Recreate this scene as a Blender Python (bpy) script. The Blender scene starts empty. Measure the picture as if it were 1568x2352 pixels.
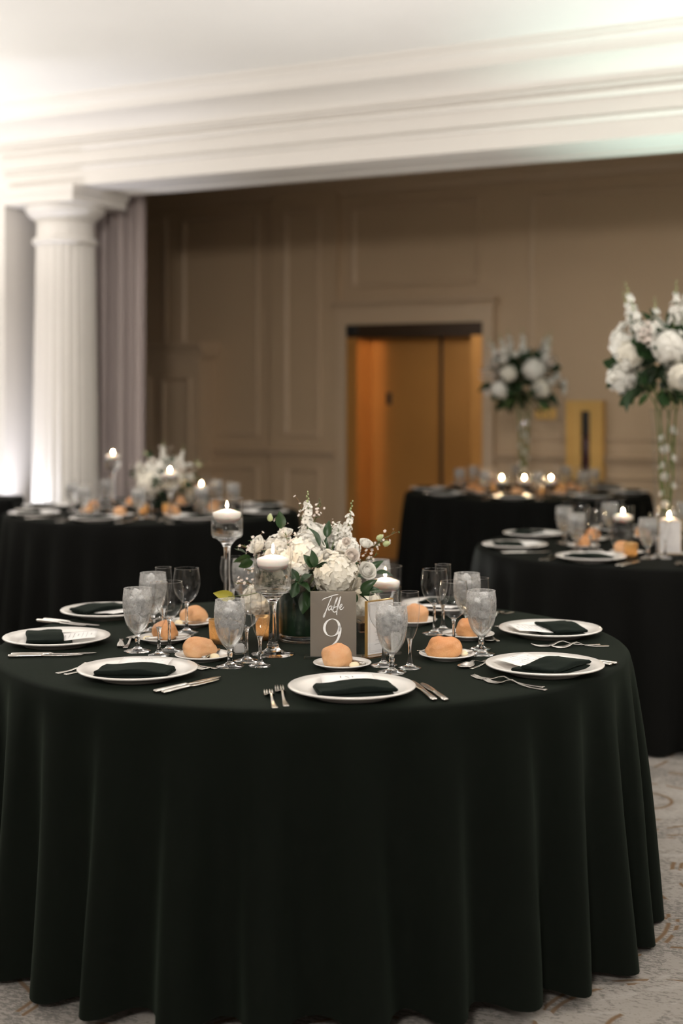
import bpy, bmesh, math, random
from mathutils import Vector, Matrix, noise as mnoise

random.seed(7)
SC = bpy.context.scene
COL = SC.collection
PI = math.pi
R = math.radians

# ------------------------------------------------------------------ camera
cam_d = bpy.data.cameras.new('camera')
cam_d.sensor_fit = 'VERTICAL'
cam_d.sensor_height = 36
cam_d.sensor_width = 24
cam_d.lens = 50
cam_d.shift_y = -266 / 2352
cam_d.dof.use_dof = True
cam_d.dof.focus_distance = 3.82
cam_d.dof.aperture_fstop = 1.7
cam_d.clip_end = 60
cam = bpy.data.objects.new('camera', cam_d)
COL.objects.link(cam)
cam.location = (0, 0, 1.492)
cam.rotation_euler = (PI / 2, 0, 0)
SC.camera = cam

# ------------------------------------------------------------------ world, lights, exposure
world = bpy.data.worlds.new('world')
SC.world = world
world.use_nodes = True
world.node_tree.nodes['Background'].inputs[0].default_value = (0.02, 0.018, 0.016, 1)
world.node_tree.nodes['Background'].inputs[1].default_value = 0.3
SC.view_settings.view_transform = 'Standard'
SC.view_settings.look = 'None'
SC.view_settings.gamma = 1
SC.view_settings.use_curve_mapping = False
SC.view_settings.exposure = 0.56
SC.cycles.caustics_reflective = False
SC.cycles.caustics_refractive = False
SC.cycles.use_adaptive_sampling = True
SC.cycles.adaptive_threshold = 0.06
SC.cycles.max_bounces = 8
SC.cycles.diffuse_bounces = 3
SC.cycles.glossy_bounces = 3
SC.cycles.transmission_bounces = 7
SC.cycles.transparent_max_bounces = 14
SC.cycles.sample_clamp_indirect = 4.0
SC.cycles.blur_glossy = 0.5

# the room's own axes: U runs along the beam, V away from the ballroom
P0 = Vector((-1.933, 9.93, 0))
ANG = R(-27.8)
UX, UY = math.cos(ANG), math.sin(ANG)
def uv(u, v, z=0.0):
    return Vector((P0.x + u * UX - v * UY, P0.y + u * UY + v * UX, z))

def area_light(name, loc, size, power, color=(1, .965, .92), up=False, rot=None, spread=None):
    d = bpy.data.lights.new(name, 'AREA')
    d.shape = 'DISK'; d.size = size; d.energy = power; d.color = color
    if spread: d.spread = spread
    o = bpy.data.objects.new(name, d); COL.objects.link(o)
    o.location = loc
    o.rotation_euler = rot if rot else ((PI, 0, 0) if up else (0, 0, 0))
    return o
CEIL = 3.5
# unseen overhead fill lamps, added for soft light from above
for (u, v, p) in [(4.3, -3.9, 2.5), (1.0, -3.2, 5), (7.8, -3.4, 5)]:
    area_light('overhead_fill', uv(u, v, CEIL - .03), .6, p, spread=R(130))
# unseen upward fill lamps, added to brighten the ballroom ceiling
for (u, v, z, p) in [(-1.6, -2.8, .95, 110), (6.8, -2.4, .95, 62), (1.0, -5.4, 1.6, 45), (7.0, -5.0, 1.6, 45), (3.6, -10.5, 1.6, 50)]:
    area_light('ceiling_fill', uv(u, v, z), .5, p, (1, .975, .94), up=True, spread=R(135))
# added fill lamps outside the frame for the beam, walls and front faces
for (u, v, z, p) in [(-1.6, -3.4, 3.1, 44), (8.4, -2.6, 3.1, 60), (4.2, -3.1, 3.28, 5), (6.6, -10.0, 3.3, 540)]:
    d = bpy.data.lights.new('room_fill', 'POINT'); d.energy = p; d.color = (1, .95, .88); d.shadow_soft_size = .35
    o = bpy.data.objects.new('room_fill', d); COL.objects.link(o); o.location = uv(u, v, z)

# ------------------------------------------------------------------ helpers
def mesh(name, verts, faces, mat=None, smooth=True):
    me = bpy.data.meshes.new(name)
    me.from_pydata([tuple(v) for v in verts], [], faces)
    me.update()
    if smooth:
        me.polygons.foreach_set('use_smooth', [True] * len(me.polygons))
    if mat: me.materials.append(mat)
    return me

def ob(name, data, parent=None, loc=(0, 0, 0), rot=(0, 0, 0), scale=(1, 1, 1)):
    o = bpy.data.objects.new(name, data)
    COL.objects.link(o)
    if parent: o.parent = parent
    o.location = loc; o.rotation_euler = rot; o.scale = scale
    return o

def tag(o, label=None, cat=None, group=None, kind=None):
    if label: o['label'] = label
    if cat: o['category'] = cat
    if group: o['group'] = group
    if kind: o['kind'] = kind
    return o

def thing(name, label, cat, loc=(0, 0, 0), rot=(0, 0, 0), group=None):
    o = ob(name, None, None, loc, rot)
    o.empty_display_size = .05
    return tag(o, label, cat, group)

class G:
    """collects shapes for one mesh"""
    def __init__(s): s.v = []; s.f = []
    def add(s, vs, fs):
        b = len(s.v); s.v += [Vector(v) for v in vs]; s.f += [[i + b for i in f] for f in fs]; return s
    def box(s, x0, x1, y0, y1, z0, z1):
        return s.add([(x0, y0, z0), (x1, y0, z0), (x1, y1, z0), (x0, y1, z0), (x0, y0, z1), (x1, y0, z1), (x1, y1, z1), (x0, y1, z1)],
                     [(3, 2, 1, 0), (4, 5, 6, 7), (0, 1, 5, 4), (1, 2, 6, 5), (2, 3, 7, 6), (3, 0, 4, 7)])
    def lathe(s, prof, seg=32, c=(0, 0, 0), cap=False):
        vs = []; fs = []; idx = []
        for (r, z) in prof:
            if r <= 1e-6:
                idx.append([len(vs)]); vs.append((c[0], c[1], c[2] + z))
            else:
                idx.append(list(range(len(vs), len(vs) + seg)))
                for k in range(seg):
                    a = 2 * PI * k / seg
                    vs.append((c[0] + r * math.cos(a), c[1] + r * math.sin(a), c[2] + z))
        for a, b in zip(idx, idx[1:]):
            for k in range(seg):
                k2 = (k + 1) % seg
                if len(a) == 1 and len(b) == 1: continue
                if len(a) == 1: fs.append((a[0], b[k2], b[k]))
                elif len(b) == 1: fs.append((a[k], a[k2], b[0]))
                else: fs.append((a[k], a[k2], b[k2], b[k]))
        return s.add(vs, fs)
    def tube(s, pts, rads, seg=8, caps=True):
        pts = [Vector(p) for p in pts]
        if not hasattr(rads, '__len__'): rads = [rads] * len(pts)
        vs = []; fs = []; n = len(pts); prev = None
        for i, p in enumerate(pts):
            t = (pts[min(i + 1, n - 1)] - pts[max(i - 1, 0)])
            t = t.normalized() if t.length > 1e-9 else Vector((0, 0, 1))
            if prev is None:
                a = Vector((0, 0, 1)) if abs(t.z) < .9 else Vector((1, 0, 0))
                x = t.cross(a).normalized()
            else:
                x = (prev - t * prev.dot(t)).normalized()
            prev = x; y = t.cross(x)
            for k in range(seg):
                a = 2 * PI * k / seg
                vs.append(p + (x * math.cos(a) + y * math.sin(a)) * rads[i])
        for i in range(n - 1):
            for k in range(seg):
                k2 = (k + 1) % seg
                fs.append((i * seg + k, i * seg + k2, (i + 1) * seg + k2, (i + 1) * seg + k))
        if caps:
            fs.append(tuple(range(seg - 1, -1, -1))); fs.append(tuple((n - 1) * seg + k for k in range(seg)))
        return s.add(vs, fs)
    def prism(s, prof, x0, x1):
        """profile in (y,z) pulled along x"""
        n = len(prof)
        vs = [(x0, y, z) for y, z in prof] + [(x1, y, z) for y, z in prof]
        fs = [(i, (i + 1) % n, n + (i + 1) % n, n + i) for i in range(n)]
        fs += [tuple(range(n - 1, -1, -1)), tuple(range(n, 2 * n))]
        return s.add(vs, fs)
    def rbox(s, w, d, h, r, n=(6, 6, 3), c=(0, 0, 0), fn=None):
        """rounded slab with its middle at c"""
        hx, hy, hz = w / 2, d / 2, h / 2
        keys = {}; vs = []; fs = []
        def pt(p):
            k = (round(p[0], 7), round(p[1], 7), round(p[2], 7))
            if k not in keys:
                q = Vector((max(-hx + r, min(hx - r, p[0])), max(-hy + r, min(hy - r, p[1])), max(-hz + r, min(hz - r, p[2]))))
                dlt = Vector(p) - q
                v = q + dlt.normalized() * r if dlt.length > 1e-9 else Vector(p)
                if fn: v = fn(v)
                keys[k] = len(vs); vs.append(v + Vector(c))
            return keys[k]
        def axis(h_, n_):
            m = h_ - r
            a = [-h_, -h_ + r * .45] + [-m + 2 * m * i / n_ for i in range(n_ + 1)] + [h_ - r * .45, h_]
            return a
        ax = [axis(hx, n[0]), axis(hy, n[1]), axis(hz, n[2])]
        for k in range(3):
            i, j = (k + 1) % 3, (k + 2) % 3
            for sgn in (-1, 1):
                for a in range(len(ax[i]) - 1):
                    for b in range(len(ax[j]) - 1):
                        q = []
                        for (da, db) in ((0, 0), (1, 0), (1, 1), (0, 1)):
                            p = [0, 0, 0]; p[k] = sgn * [hx, hy, hz][k]; p[i] = ax[i][a + da]; p[j] = ax[j][b + db]
                            q.append(pt(p))
                        fs.append(q if sgn > 0 else q[::-1])
        return s.add(vs, fs)
    def me(s, name, mat=None, smooth=True): return mesh(name, s.v, s.f, mat, smooth)

def grid_strip(rows):
    """rows of equal length -> verts, quads"""
    n = len(rows[0]); vs = [p for r in rows for p in r]
    fs = [(i * n + j, i * n + j + 1, (i + 1) * n + j + 1, (i + 1) * n + j) for i in range(len(rows) - 1) for j in range(n - 1)]
    return vs, fs

def solid(me, t):
    bm = bmesh.new(); bm.from_mesh(me)
    bmesh.ops.solidify(bm, geom=bm.faces[:], thickness=t)
    bmesh.ops.recalc_face_normals(bm, faces=bm.faces[:])
    bm.to_mesh(me); bm.free()
    me.polygons.foreach_set('use_smooth', [True] * len(me.polygons))
    return me

def spline(pts, per=8, closed=False):
    """Catmull-Rom through points of any dimension"""
    n = len(pts); out = []
    rng = range(n if closed else n - 1)
    for i in rng:
        g = lambda k: pts[k % n] if closed else pts[max(0, min(n - 1, k))]
        p0, p1, p2, p3 = g(i - 1), g(i), g(i + 1), g(i + 2)
        for s in range(per):
            t = s / per
            out.append(tuple(.5 * (2 * b + (c - a) * t + (2 * a - 5 * b + 4 * c - d) * t * t + (-a + 3 * b - 3 * c + d) * t ** 3) for a, b, c, d in zip(p0, p1, p2, p3)))
    if not closed: out.append(tuple(pts[-1]))
    return out

# ------------------------------------------------------------------ materials
class NT:
    def __init__(s, name):
        s.m = bpy.data.materials.new(name); s.m.use_nodes = True
        s.t = s.m.node_tree; s.t.nodes.clear()
        s.out = s.t.nodes.new('ShaderNodeOutputMaterial')
    def n(s, typ, ins=None, **props):
        nd = s.t.nodes.new(typ)
        for k, v in props.items(): setattr(nd, k, v)
        for k, v in (ins or {}).items():
            sk = nd.inputs[k]
            if hasattr(v, 'is_linked') or isinstance(v, bpy.types.NodeSocket): s.t.links.new(v, sk)
            else: sk.default_value = v
        return nd
    def math(s, op, a, b=None, c=None, clamp=False):
        ins = {0: a}
        if b is not None: ins[1] = b
        if c is not None: ins[2] = c
        return s.n('ShaderNodeMath', ins, operation=op, use_clamp=clamp).outputs[0]
    def mix(s, fac, a, b, blend='MIX'):
        nd = s.n('ShaderNodeMix', data_type='RGBA', blend_type=blend)
        for k, v in ((0, fac), (6, a), (7, b)):
            if isinstance(v, bpy.types.NodeSocket): s.t.links.new(v, nd.inputs[k])
            else: nd.inputs[k].default_value = v
        return nd.outputs[2]
    def noise(s, scale, detail=3, rough=.5, vec=None, dist=0):
        ins = {'Scale': scale, 'Detail': detail, 'Roughness': rough, 'Distortion': dist}
        if vec is not None: ins['Vector'] = vec
        return s.n('ShaderNodeTexNoise', ins).outputs[0]
    def ramp(s, fac, stops):
        nd = s.n('ShaderNodeValToRGB', {0: fac})
        cr = nd.color_ramp
        while len(cr.elements) < len(stops): cr.elements.new(.5)
        for e, (p, c) in zip(cr.elements, stops):
            e.position = p; e.color = c if len(c) == 4 else (*c, 1)
        return nd.outputs[0]
    def coord(s, which='Object'): return s.n('ShaderNodeTexCoord').outputs[which]
    def bump(s, h, strength=.2, dist=.01):
        return s.n('ShaderNodeBump', {'Height': h, 'Strength': strength, 'Distance': dist}).outputs[0]
    def pr(s, **k):
        ins = {}
        for a, b in k.items():
            key = {'color': 'Base Color', 'rough': 'Roughness', 'metal': 'Metallic', 'normal': 'Normal', 'sheen': 'Sheen Weight', 'sheen_rough': 'Sheen Roughness', 'sheen_tint': 'Sheen Tint',
                   'sss': 'Subsurface Weight', 'sss_r': 'Subsurface Radius', 'sss_s': 'Subsurface Scale', 'trans': 'Transmission Weight', 'ior': 'IOR', 'spec': 'Specular IOR Level', 'coat': 'Coat Weight',
                   'emit': 'Emission Color', 'emit_s': 'Emission Strength', 'alpha': 'Alpha', 'coat_rough': 'Coat Roughness'}[a]
            if isinstance(b, tuple) and len(b) == 3 and key != 'Subsurface Radius': b = (*b, 1)
            ins[key] = b
        return s.n('ShaderNodeBsdfPrincipled', ins).outputs[0]
    def done(s, shader, disp=None):
        s.t.links.new(shader, s.out.inputs[0]); return s.m

def plain(name, color, rough=.5, **k):
    t = NT(name); return t.done(t.pr(color=color, rough=rough, **k))

def paint(name, color, rough=.55, bump=.04):
    t = NT(name); c = t.coord()
    n1 = t.noise(1.3, 4, .55, c); n2 = t.noise(160, 2, .6, c)
    col = t.mix(n1, (*[x * .96 for x in color], 1), (*[min(1, x * 1.04) for x in color], 1))
    return t.done(t.pr(color=col, rough=rough, normal=t.bump(n2, bump, .002)))

M = {}
M['cream'] = paint('cream_plaster', (.77, .73, .685))
M['ceiling'] = paint('ceiling_paint', (.88, .855, .82), .7)
M['tan'] = paint('tan_wall_paint', (.58, .42, .272))
M['tan_trim'] = paint('tan_trim_paint', (.62, .46, .31), .45)
M['col'] = paint('column_paint', (.77, .73, .685), .5)

def m_cloth(name, col, sheen):
    t = NT(name); c = t.coord()
    w = t.noise(900, 2, .6, c); big = t.noise(5, 3, .5, c)
    cc = t.mix(big, (*[x * .85 for x in col], 1), (*[x * 1.15 for x in col], 1))
    cr = t.n('ShaderNodeTexNoise', {'Vector': t.n('ShaderNodeMapping', {'Vector': c, 'Scale': (9, 3, 5)}).outputs[0], 'Scale': 1.0, 'Detail': 4, 'Distortion': 1.2}).outputs[0]
    h = t.math('ADD', t.math('MULTIPLY', w, .15), t.math('MULTIPLY', cr, .7))
    return t.done(t.pr(color=cc, rough=.9, spec=.07, sheen=sheen, sheen_rough=.45, sheen_tint=(.55, .75, .55), normal=t.bump(h, .25, .01)))
M['green_cloth'] = m_cloth('dark_green_tablecloth', (.0023, .0033, .0022), .034)
M['black_cloth'] = m_cloth('black_tablecloth', (.0042, .0042, .0038), .012)
M['napkin'] = m_cloth('dark_green_napkin', (.0042, .0066, .0054), .03)

def m_carpet():
    t = NT('patterned_carpet'); c = t.coord()
    flat = t.n('ShaderNodeVectorMath', {0: c, 1: (1, 1, 0)}, operation='MULTIPLY').outputs[0]
    wob = t.n('ShaderNodeTexNoise', {'Vector': c, 'Scale': 9, 'Detail': 2}).outputs['Color']
    wob = t.n('ShaderNodeVectorMath', {0: wob, 1: (.5, .5, .5)}, operation='SUBTRACT').outputs[0]
    wob = t.n('ShaderNodeVectorMath', {0: wob, 'Scale': .010}, operation='SCALE').outputs[0]
    base = t.n('ShaderNodeVectorMath', {0: flat, 1: wob}, operation='ADD').outputs[0]
    def rings(off, cell, radii, w):
        q = t.n('ShaderNodeVectorMath', {0: base, 1: (off[0], off[1], 0)}, operation='ADD').outputs[0]
        q = t.n('ShaderNodeVectorMath', {0: q, 'Scale': 1 / cell}, operation='SCALE').outputs[0]
        q = t.n('ShaderNodeVectorMath', {0: q}, operation='FRACTION').outputs[0]
        q = t.n('ShaderNodeVectorMath', {0: q, 1: (.5, .5, 0)}, operation='SUBTRACT').outputs[0]
        d = t.math('MULTIPLY', t.n('ShaderNodeVectorMath', {0: q}, operation='LENGTH').outputs[1], cell)
        tot = None
        for r_ in radii:
            e = t.math('ABSOLUTE', t.math('SUBTRACT', d, r_))
            m_ = t.math('SUBTRACT', 1.0, t.math('DIVIDE', e, w), clamp=True)
            tot = m_ if tot is None else t.math('MAXIMUM', tot, m_)
        return tot, d
    r1, d1 = rings((.13, .22), 1.25, (.17, .31, .335, .56), .0095)
    r2, d2 = rings((.755, .845), 1.25, (.11, .24, .42, .445), .0095)
    lines = t.math('MAXIMUM', r1, r2)
    sx = t.n('ShaderNodeMapping', {'Vector': base, 'Rotation': (0, 0, R(-20)), 'Scale': (1, 2.0, 1)}).outputs[0]
    sp = t.noise(48, 4, .75, sx)
    band = t.math('ADD', t.math('SINE', t.math('MULTIPLY', d1, 24)), t.math('SINE', t.math('MULTIPLY', d2, 20)))
    spk = t.math('ADD', sp, t.math('MULTIPLY', band, .035))
    dark = t.ramp(spk, [(.50, (0, 0, 0)), (.60, (1, 1, 1))])
    patch = t.noise(7, 3, .6, base)
    ground = t.mix(patch, (.25, .225, .20, 1), (.31, .28, .25, 1))
    body = t.mix(t.math('MULTIPLY', dark, .8), ground, (.10, .09, .08, 1))
    light = t.math('MULTIPLY', t.ramp(t.math('SINE', t.math('MULTIPLY', d2, 46)), [(.9, (0, 0, 0)), (1.0, (1, 1, 1))]), .5)
    body = t.mix(light, body, (.36, .33, .30, 1))
    colr = t.mix(t.math('MULTIPLY', lines, 1.5, clamp=True), body, (.135, .075, .030, 1))
    pile = t.noise(700, 2, .7, c)
    return t.done(t.pr(color=colr, rough=.95, spec=.1, sheen=.1, normal=t.bump(pile, .5, .006)))
M['carpet'] = m_carpet()

def m_thin_glass(name, tint=(1, 1, 1), gain=1.0, frost=0.0):
    """thin-walled clear glass: see-through with reflections that grow towards grazing angles"""
    t = NT(name)
    f = t.n('ShaderNodeLayerWeight', {'Blend': .5}).outputs['Facing']
    fac = t.math('ADD', .026 * gain, t.math('MULTIPLY', t.math('POWER', f, 4.6), .85), clamp=True)
    edge = t.math('POWER', f, 3.5)
    tr = t.n('ShaderNodeBsdfTransparent', {0: t.mix(edge, (*[.985 * x for x in tint], 1), (*[.80 * x for x in tint], 1))}).outputs[0]
    gl = t.n('ShaderNodeBsdfGlossy', {'Color': (1, 1, 1, 1), 'Roughness': .03}).outputs[0]
    sh = t.n('ShaderNodeMixShader', {0: fac, 1: tr, 2: gl}).outputs[0]
    if frost:
        c = t.coord()
        n1 = t.noise(90, 4, .7, c); n2 = t.noise(700, 2, .6, c)
        z = t.n('ShaderNodeSeparateXYZ', {0: c}).outputs[2]
        up = t.math('MULTIPLY', t.math('SUBTRACT', z, .055), 14, clamp=True)
        a = t.math('MULTIPLY', t.ramp(n1, [(.3, (.35, .35, .35)), (.65, (1, 1, 1))]), t.math('MULTIPLY', up, frost))
        dif = t.n('ShaderNodeBsdfDiffuse', {0: (.8, .8, .8, 1)}).outputs[0]
        trl = t.n('ShaderNodeBsdfTranslucent', {0: (.85, .84, .82, 1)}).outputs[0]
        fr = t.n('ShaderNodeMixShader', {0: .55, 1: dif, 2: trl}).outputs[0]
        sh = t.n('ShaderNodeMixShader', {0: a, 1: sh, 2: fr}).outputs[0]
    return t.done(sh)
M['glass'] = m_thin_glass('clear_drinking_glass')
M['frosted'] = m_thin_glass('water_glass_with_condensation', frost=.48)
t = NT('solid_glass'); M['solid'] = t.done(t.n('ShaderNodeBsdfGlass', {'Color': (1, 1, 1, 1), 'Roughness': 0.0, 'IOR': 1.48}).outputs[0])
t = NT('water'); M['water'] = t.done(t.n('ShaderNodeMixShader', {0: .55, 1: t.n('ShaderNodeBsdfTransparent', {0: (.99, .99, .99, 1)}).outputs[0], 2: t.n('ShaderNodeBsdfGlass', {'Color': (.98, .99, .98, 1), 'Roughness': 0.0, 'IOR': 1.33}).outputs[0]}).outputs[0])
t = NT('ice'); c = t.coord(); nz = t.noise(120, 3, .6, c)
M['ice'] = t.done(t.n('ShaderNodeMixShader', {0: .5, 1: t.n('ShaderNodeBsdfGlass', {'Color': (1, 1, 1, 1), 'Roughness': .08, 'IOR': 1.31, 'Normal': t.bump(nz, .5, .004)}).outputs[0],
                  2: t.n('ShaderNodeBsdfDiffuse', {0: (.9, .9, .9, 1)}).outputs[0]}).outputs[0])
t = NT('steel_cutlery'); c = t.coord()
M['steel'] = t.done(t.pr(color=(.58, .55, .51), metal=1, rough=t.math('ADD', .16, t.math('MULTIPLY', t.noise(60, 3, .6, c), .12))))
t = NT('white_china'); c = t.coord()
M['china'] = t.done(t.pr(color=(.80, .765, .725), rough=.18, coat=.3, coat_rough=.1, normal=t.bump(t.noise(9, 2, .5, c), .03, .004)))
M['card'] = paint('white_card_stock', (.84, .82, .80), .8, .02)
M['ink'] = plain('grey_ink', (.10, .09, .10), .7)
M['ink_soft'] = plain('pale_grey_ink', (.42, .40, .40), .7)

def m_bread(name, lo, hi):
    t = NT(name); c = t.coord()
    z = t.n('ShaderNodeSeparateXYZ', {0: c}).outputs[2]
    n1 = t.noise(38, 4, .6, c); n2 = t.noise(260, 3, .6, c)
    f = t.math('ADD', t.math('MULTIPLY', z, 13), t.math('MULTIPLY', t.math('SUBTRACT', n1, .5), .8), clamp=True)
    col = t.ramp(f, [(0, lo), (.45, tuple((a + b) / 2 for a, b in zip(lo, hi))), (1, hi)])
    fl = t.ramp(n2, [(.55, (0, 0, 0)), (.75, (1, 1, 1))])
    col = t.mix(t.math('MULTIPLY', fl, .12), col, (.85, .68, .48, 1))
    return t.done(t.pr(color=col, rough=.5, sss=.04, sss_r=(1, .5, .25), sss_s=.005, normal=t.bump(t.math('ADD', n1, t.math('MULTIPLY', n2, .4)), .5, .004)))
M['bread'] = m_bread('golden_bread_crust', (.62, .33, .14), (.58, .215, .068))
M['bread_pale'] = m_bread('pale_bread_crust', (.66, .40, .21), (.62, .27, .105))
M['butter'] = plain('butter', (.85, .73, .50), .45, sss=.2, sss_r=(1, .8, .4), sss_s=.005)
M['wax'] = plain('white_candle_wax', (.90, .85, .80), .45, sss=.5, sss_r=(1, .6, .4), sss_s=.02)
M['wick'] = plain('charred_wick', (.02, .015, .01), .9)
t = NT('candle_flame'); M['flame'] = t.done(t.n('ShaderNodeEmission', {0: (1, .70, .38, 1), 1: 190}).outputs[0])
t = NT('mercury_glass'); c = t.coord()
nz = t.noise(420, 3, .7, c)
M['mercury'] = t.done(t.n('ShaderNodeMixShader', {0: t.ramp(nz, [(.45, (.25, .25, .25)), (.6, (.9, .9, .9))]),
    1: t.n('ShaderNodeBsdfTranslucent', {0: (.9, .70, .48, 1)}).outputs[0],
    2: t.pr(color=(.62, .42, .20), metal=1, rough=.35)}).outputs[0])

def m_brass(name, col, rough, metal=.85):
    t = NT(name); c = t.coord()
    mp = t.n('ShaderNodeMapping', {'Vector': c, 'Scale': (260, 260, 3)}).outputs[0]
    n1 = t.noise(1, 3, .6, mp); n2 = t.noise(1.4, 3, .5, c)
    cc = t.mix(n2, (*[x * .85 for x in col], 1), (*[min(1, x * 1.12) for x in col], 1))
    return t.done(t.pr(color=cc, metal=metal, rough=t.math('ADD', rough, t.math('MULTIPLY', n1, .12)), normal=t.bump(n1, .05, .002)))
M['brass'] = m_brass('brushed_bronze_elevator', (.78, .37, .10), .26, .5)
M['brass_dark'] = m_brass('dark_bronze', (.05, .026, .010), .35, .3)
M['gold'] = m_brass('gold_trim', (.72, .46, .16), .30)
M['black'] = plain('black_enamel', (.02, .02, .02), .4)
M['dark_red'] = plain('dark_red_enamel', (.05, .008, .012), .3)
M['wall_glass'] = plain('dark_glazing', (.012, .012, .016), .08)

def m_curtain():
    t = NT('taupe_drape'); c = t.coord()
    n = t.noise(300, 2, .6, c)
    return t.done(t.pr(color=(.50, .42, .40), rough=.75, sheen=.2, normal=t.bump(n, .2, .002)))
M['curtain'] = m_curtain()

def m_petal(name, a, b, sss=.25):
    t = NT(name); c = t.coord()
    n = t.noise(70, 3, .6, c)
    col = t.mix(n, (*a, 1), (*b, 1))
    p = t.pr(color=col, rough=.6, spec=.25)
    tl = t.n('ShaderNodeBsdfTranslucent', {0: (*b, 1)}).outputs[0]
    return t.done(t.n('ShaderNodeMixShader', {0: sss, 1: p, 2: tl}).outputs[0])
M['petal'] = m_petal('white_petal', (.89, .86, .79), (.93, .91, .86))
M['petal_cream'] = m_petal('cream_hydrangea_petal', (.88, .83, .72), (.92, .88, .79))
M['petal_blush'] = m_petal('blush_rose_petal', (.91, .82, .74), (.94, .88, .82))
M['wax_pink'] = m_petal('waxflower_petal', (.84, .70, .64), (.88, .82, .76))
M['bud'] = m_petal('pale_green_bud', (.42, .50, .22), (.62, .66, .40))
def m_leaf(name, a, b):
    t = NT(name); c = t.coord()
    n = t.noise(45, 3, .6, c)
    col = t.mix(n, (*a, 1), (*b, 1))
    p = t.pr(color=col, rough=.38, spec=.4)
    tl = t.n('ShaderNodeBsdfTranslucent', {0: (*[x * 1.5 for x in b], 1)}).outputs[0]
    return t.done(t.n('ShaderNodeMixShader', {0: .15, 1: p, 2: tl}).outputs[0])
M['leaf'] = m_leaf('dark_green_leaf', (.014, .036, .011), (.024, .058, .018))
M['leaf_mid'] = m_leaf('mid_green_leaf', (.05, .11, .03), (.10, .17, .05))
M['leaf_yellow'] = m_leaf('yellow_green_leaf', (.26, .24, .03), (.40, .36, .05))
M['stem'] = m_leaf('green_stem', (.10, .15, .04), (.17, .20, .07))
M['twig'] = plain('brown_twig', (.20, .11, .05), .7)
t = NT('leaf_lining'); c = t.coord()
wv = t.n('ShaderNodeTexWave', {'Vector': c, 'Scale': 14, 'Distortion': 4, 'Detail': 3}, bands_direction='X').outputs[1]
M['lining'] = t.done(t.pr(color=t.mix(wv, (.0035, .011, .005, 1), (.007, .020, .008, 1)), rough=.6, spec=.15))
t = NT('frosted_acrylic'); c = t.coord()
tl = t.n('ShaderNodeBsdfTranslucent', {0: (.70, .63, .55, 1)}).outputs[0]
df = t.pr(color=(.46, .415, .365), rough=.4)
gt = t.n('ShaderNodeBsdfRefraction', {0: (.80, .76, .70, 1), 'Roughness': .55, 'IOR': 1.05}).outputs[0]
a1 = t.n('ShaderNodeMixShader', {0: .42, 1: tl, 2: df}).outputs[0]
M['acrylic'] = t.done(t.n('ShaderNodeMixShader', {0: .40, 1: a1, 2: gt}).outputs[0])
M['acrylic_clear'] = m_thin_glass('clear_acrylic', gain=1.6)
M['white_vinyl'] = plain('white_vinyl_lettering', (.88, .88, .87), .5)
M['salt'] = plain('salt', (.85, .84, .82), .9)
M['pepper'] = plain('ground_pepper', (.06, .035, .02), .9)
M['uplight_lens'] = plain('uplight_lens', (.8, .85, .9), .2)

# ------------------------------------------------------------------ the setting
def room(name, g, mat, parent=None, smooth=False, kind='structure', label=None):
    o = ob(name, g.me(name, M[mat], smooth), parent)
    if parent is None:
        o.location = P0; o.rotation_euler = (0, 0, ANG)
        o['kind'] = kind
    if label: o['label'] = label
    return o

BACK = 3.484
room('floor', G().box(-6, 15, -14, 4.2, -.1, 0), 'carpet', label='grey beige carpet with tan ring and arc pattern')
room('ceiling', G().box(-6, 15, -14, 4.2, CEIL, CEIL + .15), 'ceiling', label='smooth cream ballroom ceiling')
room('wall_left', G().box(-6, -.54, 0, .5, 0, CEIL), 'cream', label='cream wall pier beside the fluted column')
room('wall_right', G().box(14, 14.2, -14, 4.2, 0, CEIL), 'cream')
room('wall_side', G().box(-6.2, -6, -14, 4.2, 0, CEIL), 'cream')
room('wall_front', G().box(-6, 14, -14.2, -14, 0, CEIL), 'cream')

# beam with stepped fascia and crown moulding; v<0 is towards the ballroom
beam = room('beam', G().box(-.54, 14, 0, .5, 2.957, CEIL), 'cream', label='cream ceiling beam with stepped fascia and crown molding')
room('fascia_bead', G().prism([(0, 3.06), (-.02, 3.065), (-.03, 3.08), (-.02, 3.095), (0, 3.10)], -.54, 14), 'cream', beam)
room('fascia_step', G().prism([(0, 3.10), (-.018, 3.10), (-.018, 3.25), (0, 3.25)], -.54, 14), 'cream', beam)
room('lower_molding', G().prism([(0, 3.19), (-.05, 3.195), (-.062, 3.21), (-.062, 3.225), (-.045, 3.232), (-.045, 3.245), (-.075, 3.25), (-.078, 3.265), (-.06, 3.272), (0, 3.272)], -.54, 14), 'cream', beam)
cove = [(0, 3.265), (-.065, 3.272)]
for k in range(9):
    a = k / 8 * PI / 2
    cove.append((-.07 - .20 * (1 - math.cos(a)), 3.275 + .10 * math.sin(a)))
cove += [(-.285, 3.378), (-.31, 3.382), (-.315, 3.40), (0, 3.40)]
room('cove_molding', G().prism(cove, -.54, 14), 'cream', beam)
room('crown_molding', G().prism([(0, 3.398), (-.318, 3.398), (-.322, 3.415), (-.335, 3.44), (-.36, 3.46), (-.365, 3.478), (-.395, 3.482), (-.40, CEIL + .01), (0, CEIL + .01)], -.54, 14), 'cream', beam)
room('soffit_molding', G().prism([(.42, 2.957), (.42, 2.945), (.5, 2.94), (.52, 2.957)], -.54, 14), 'cream', beam)

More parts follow.
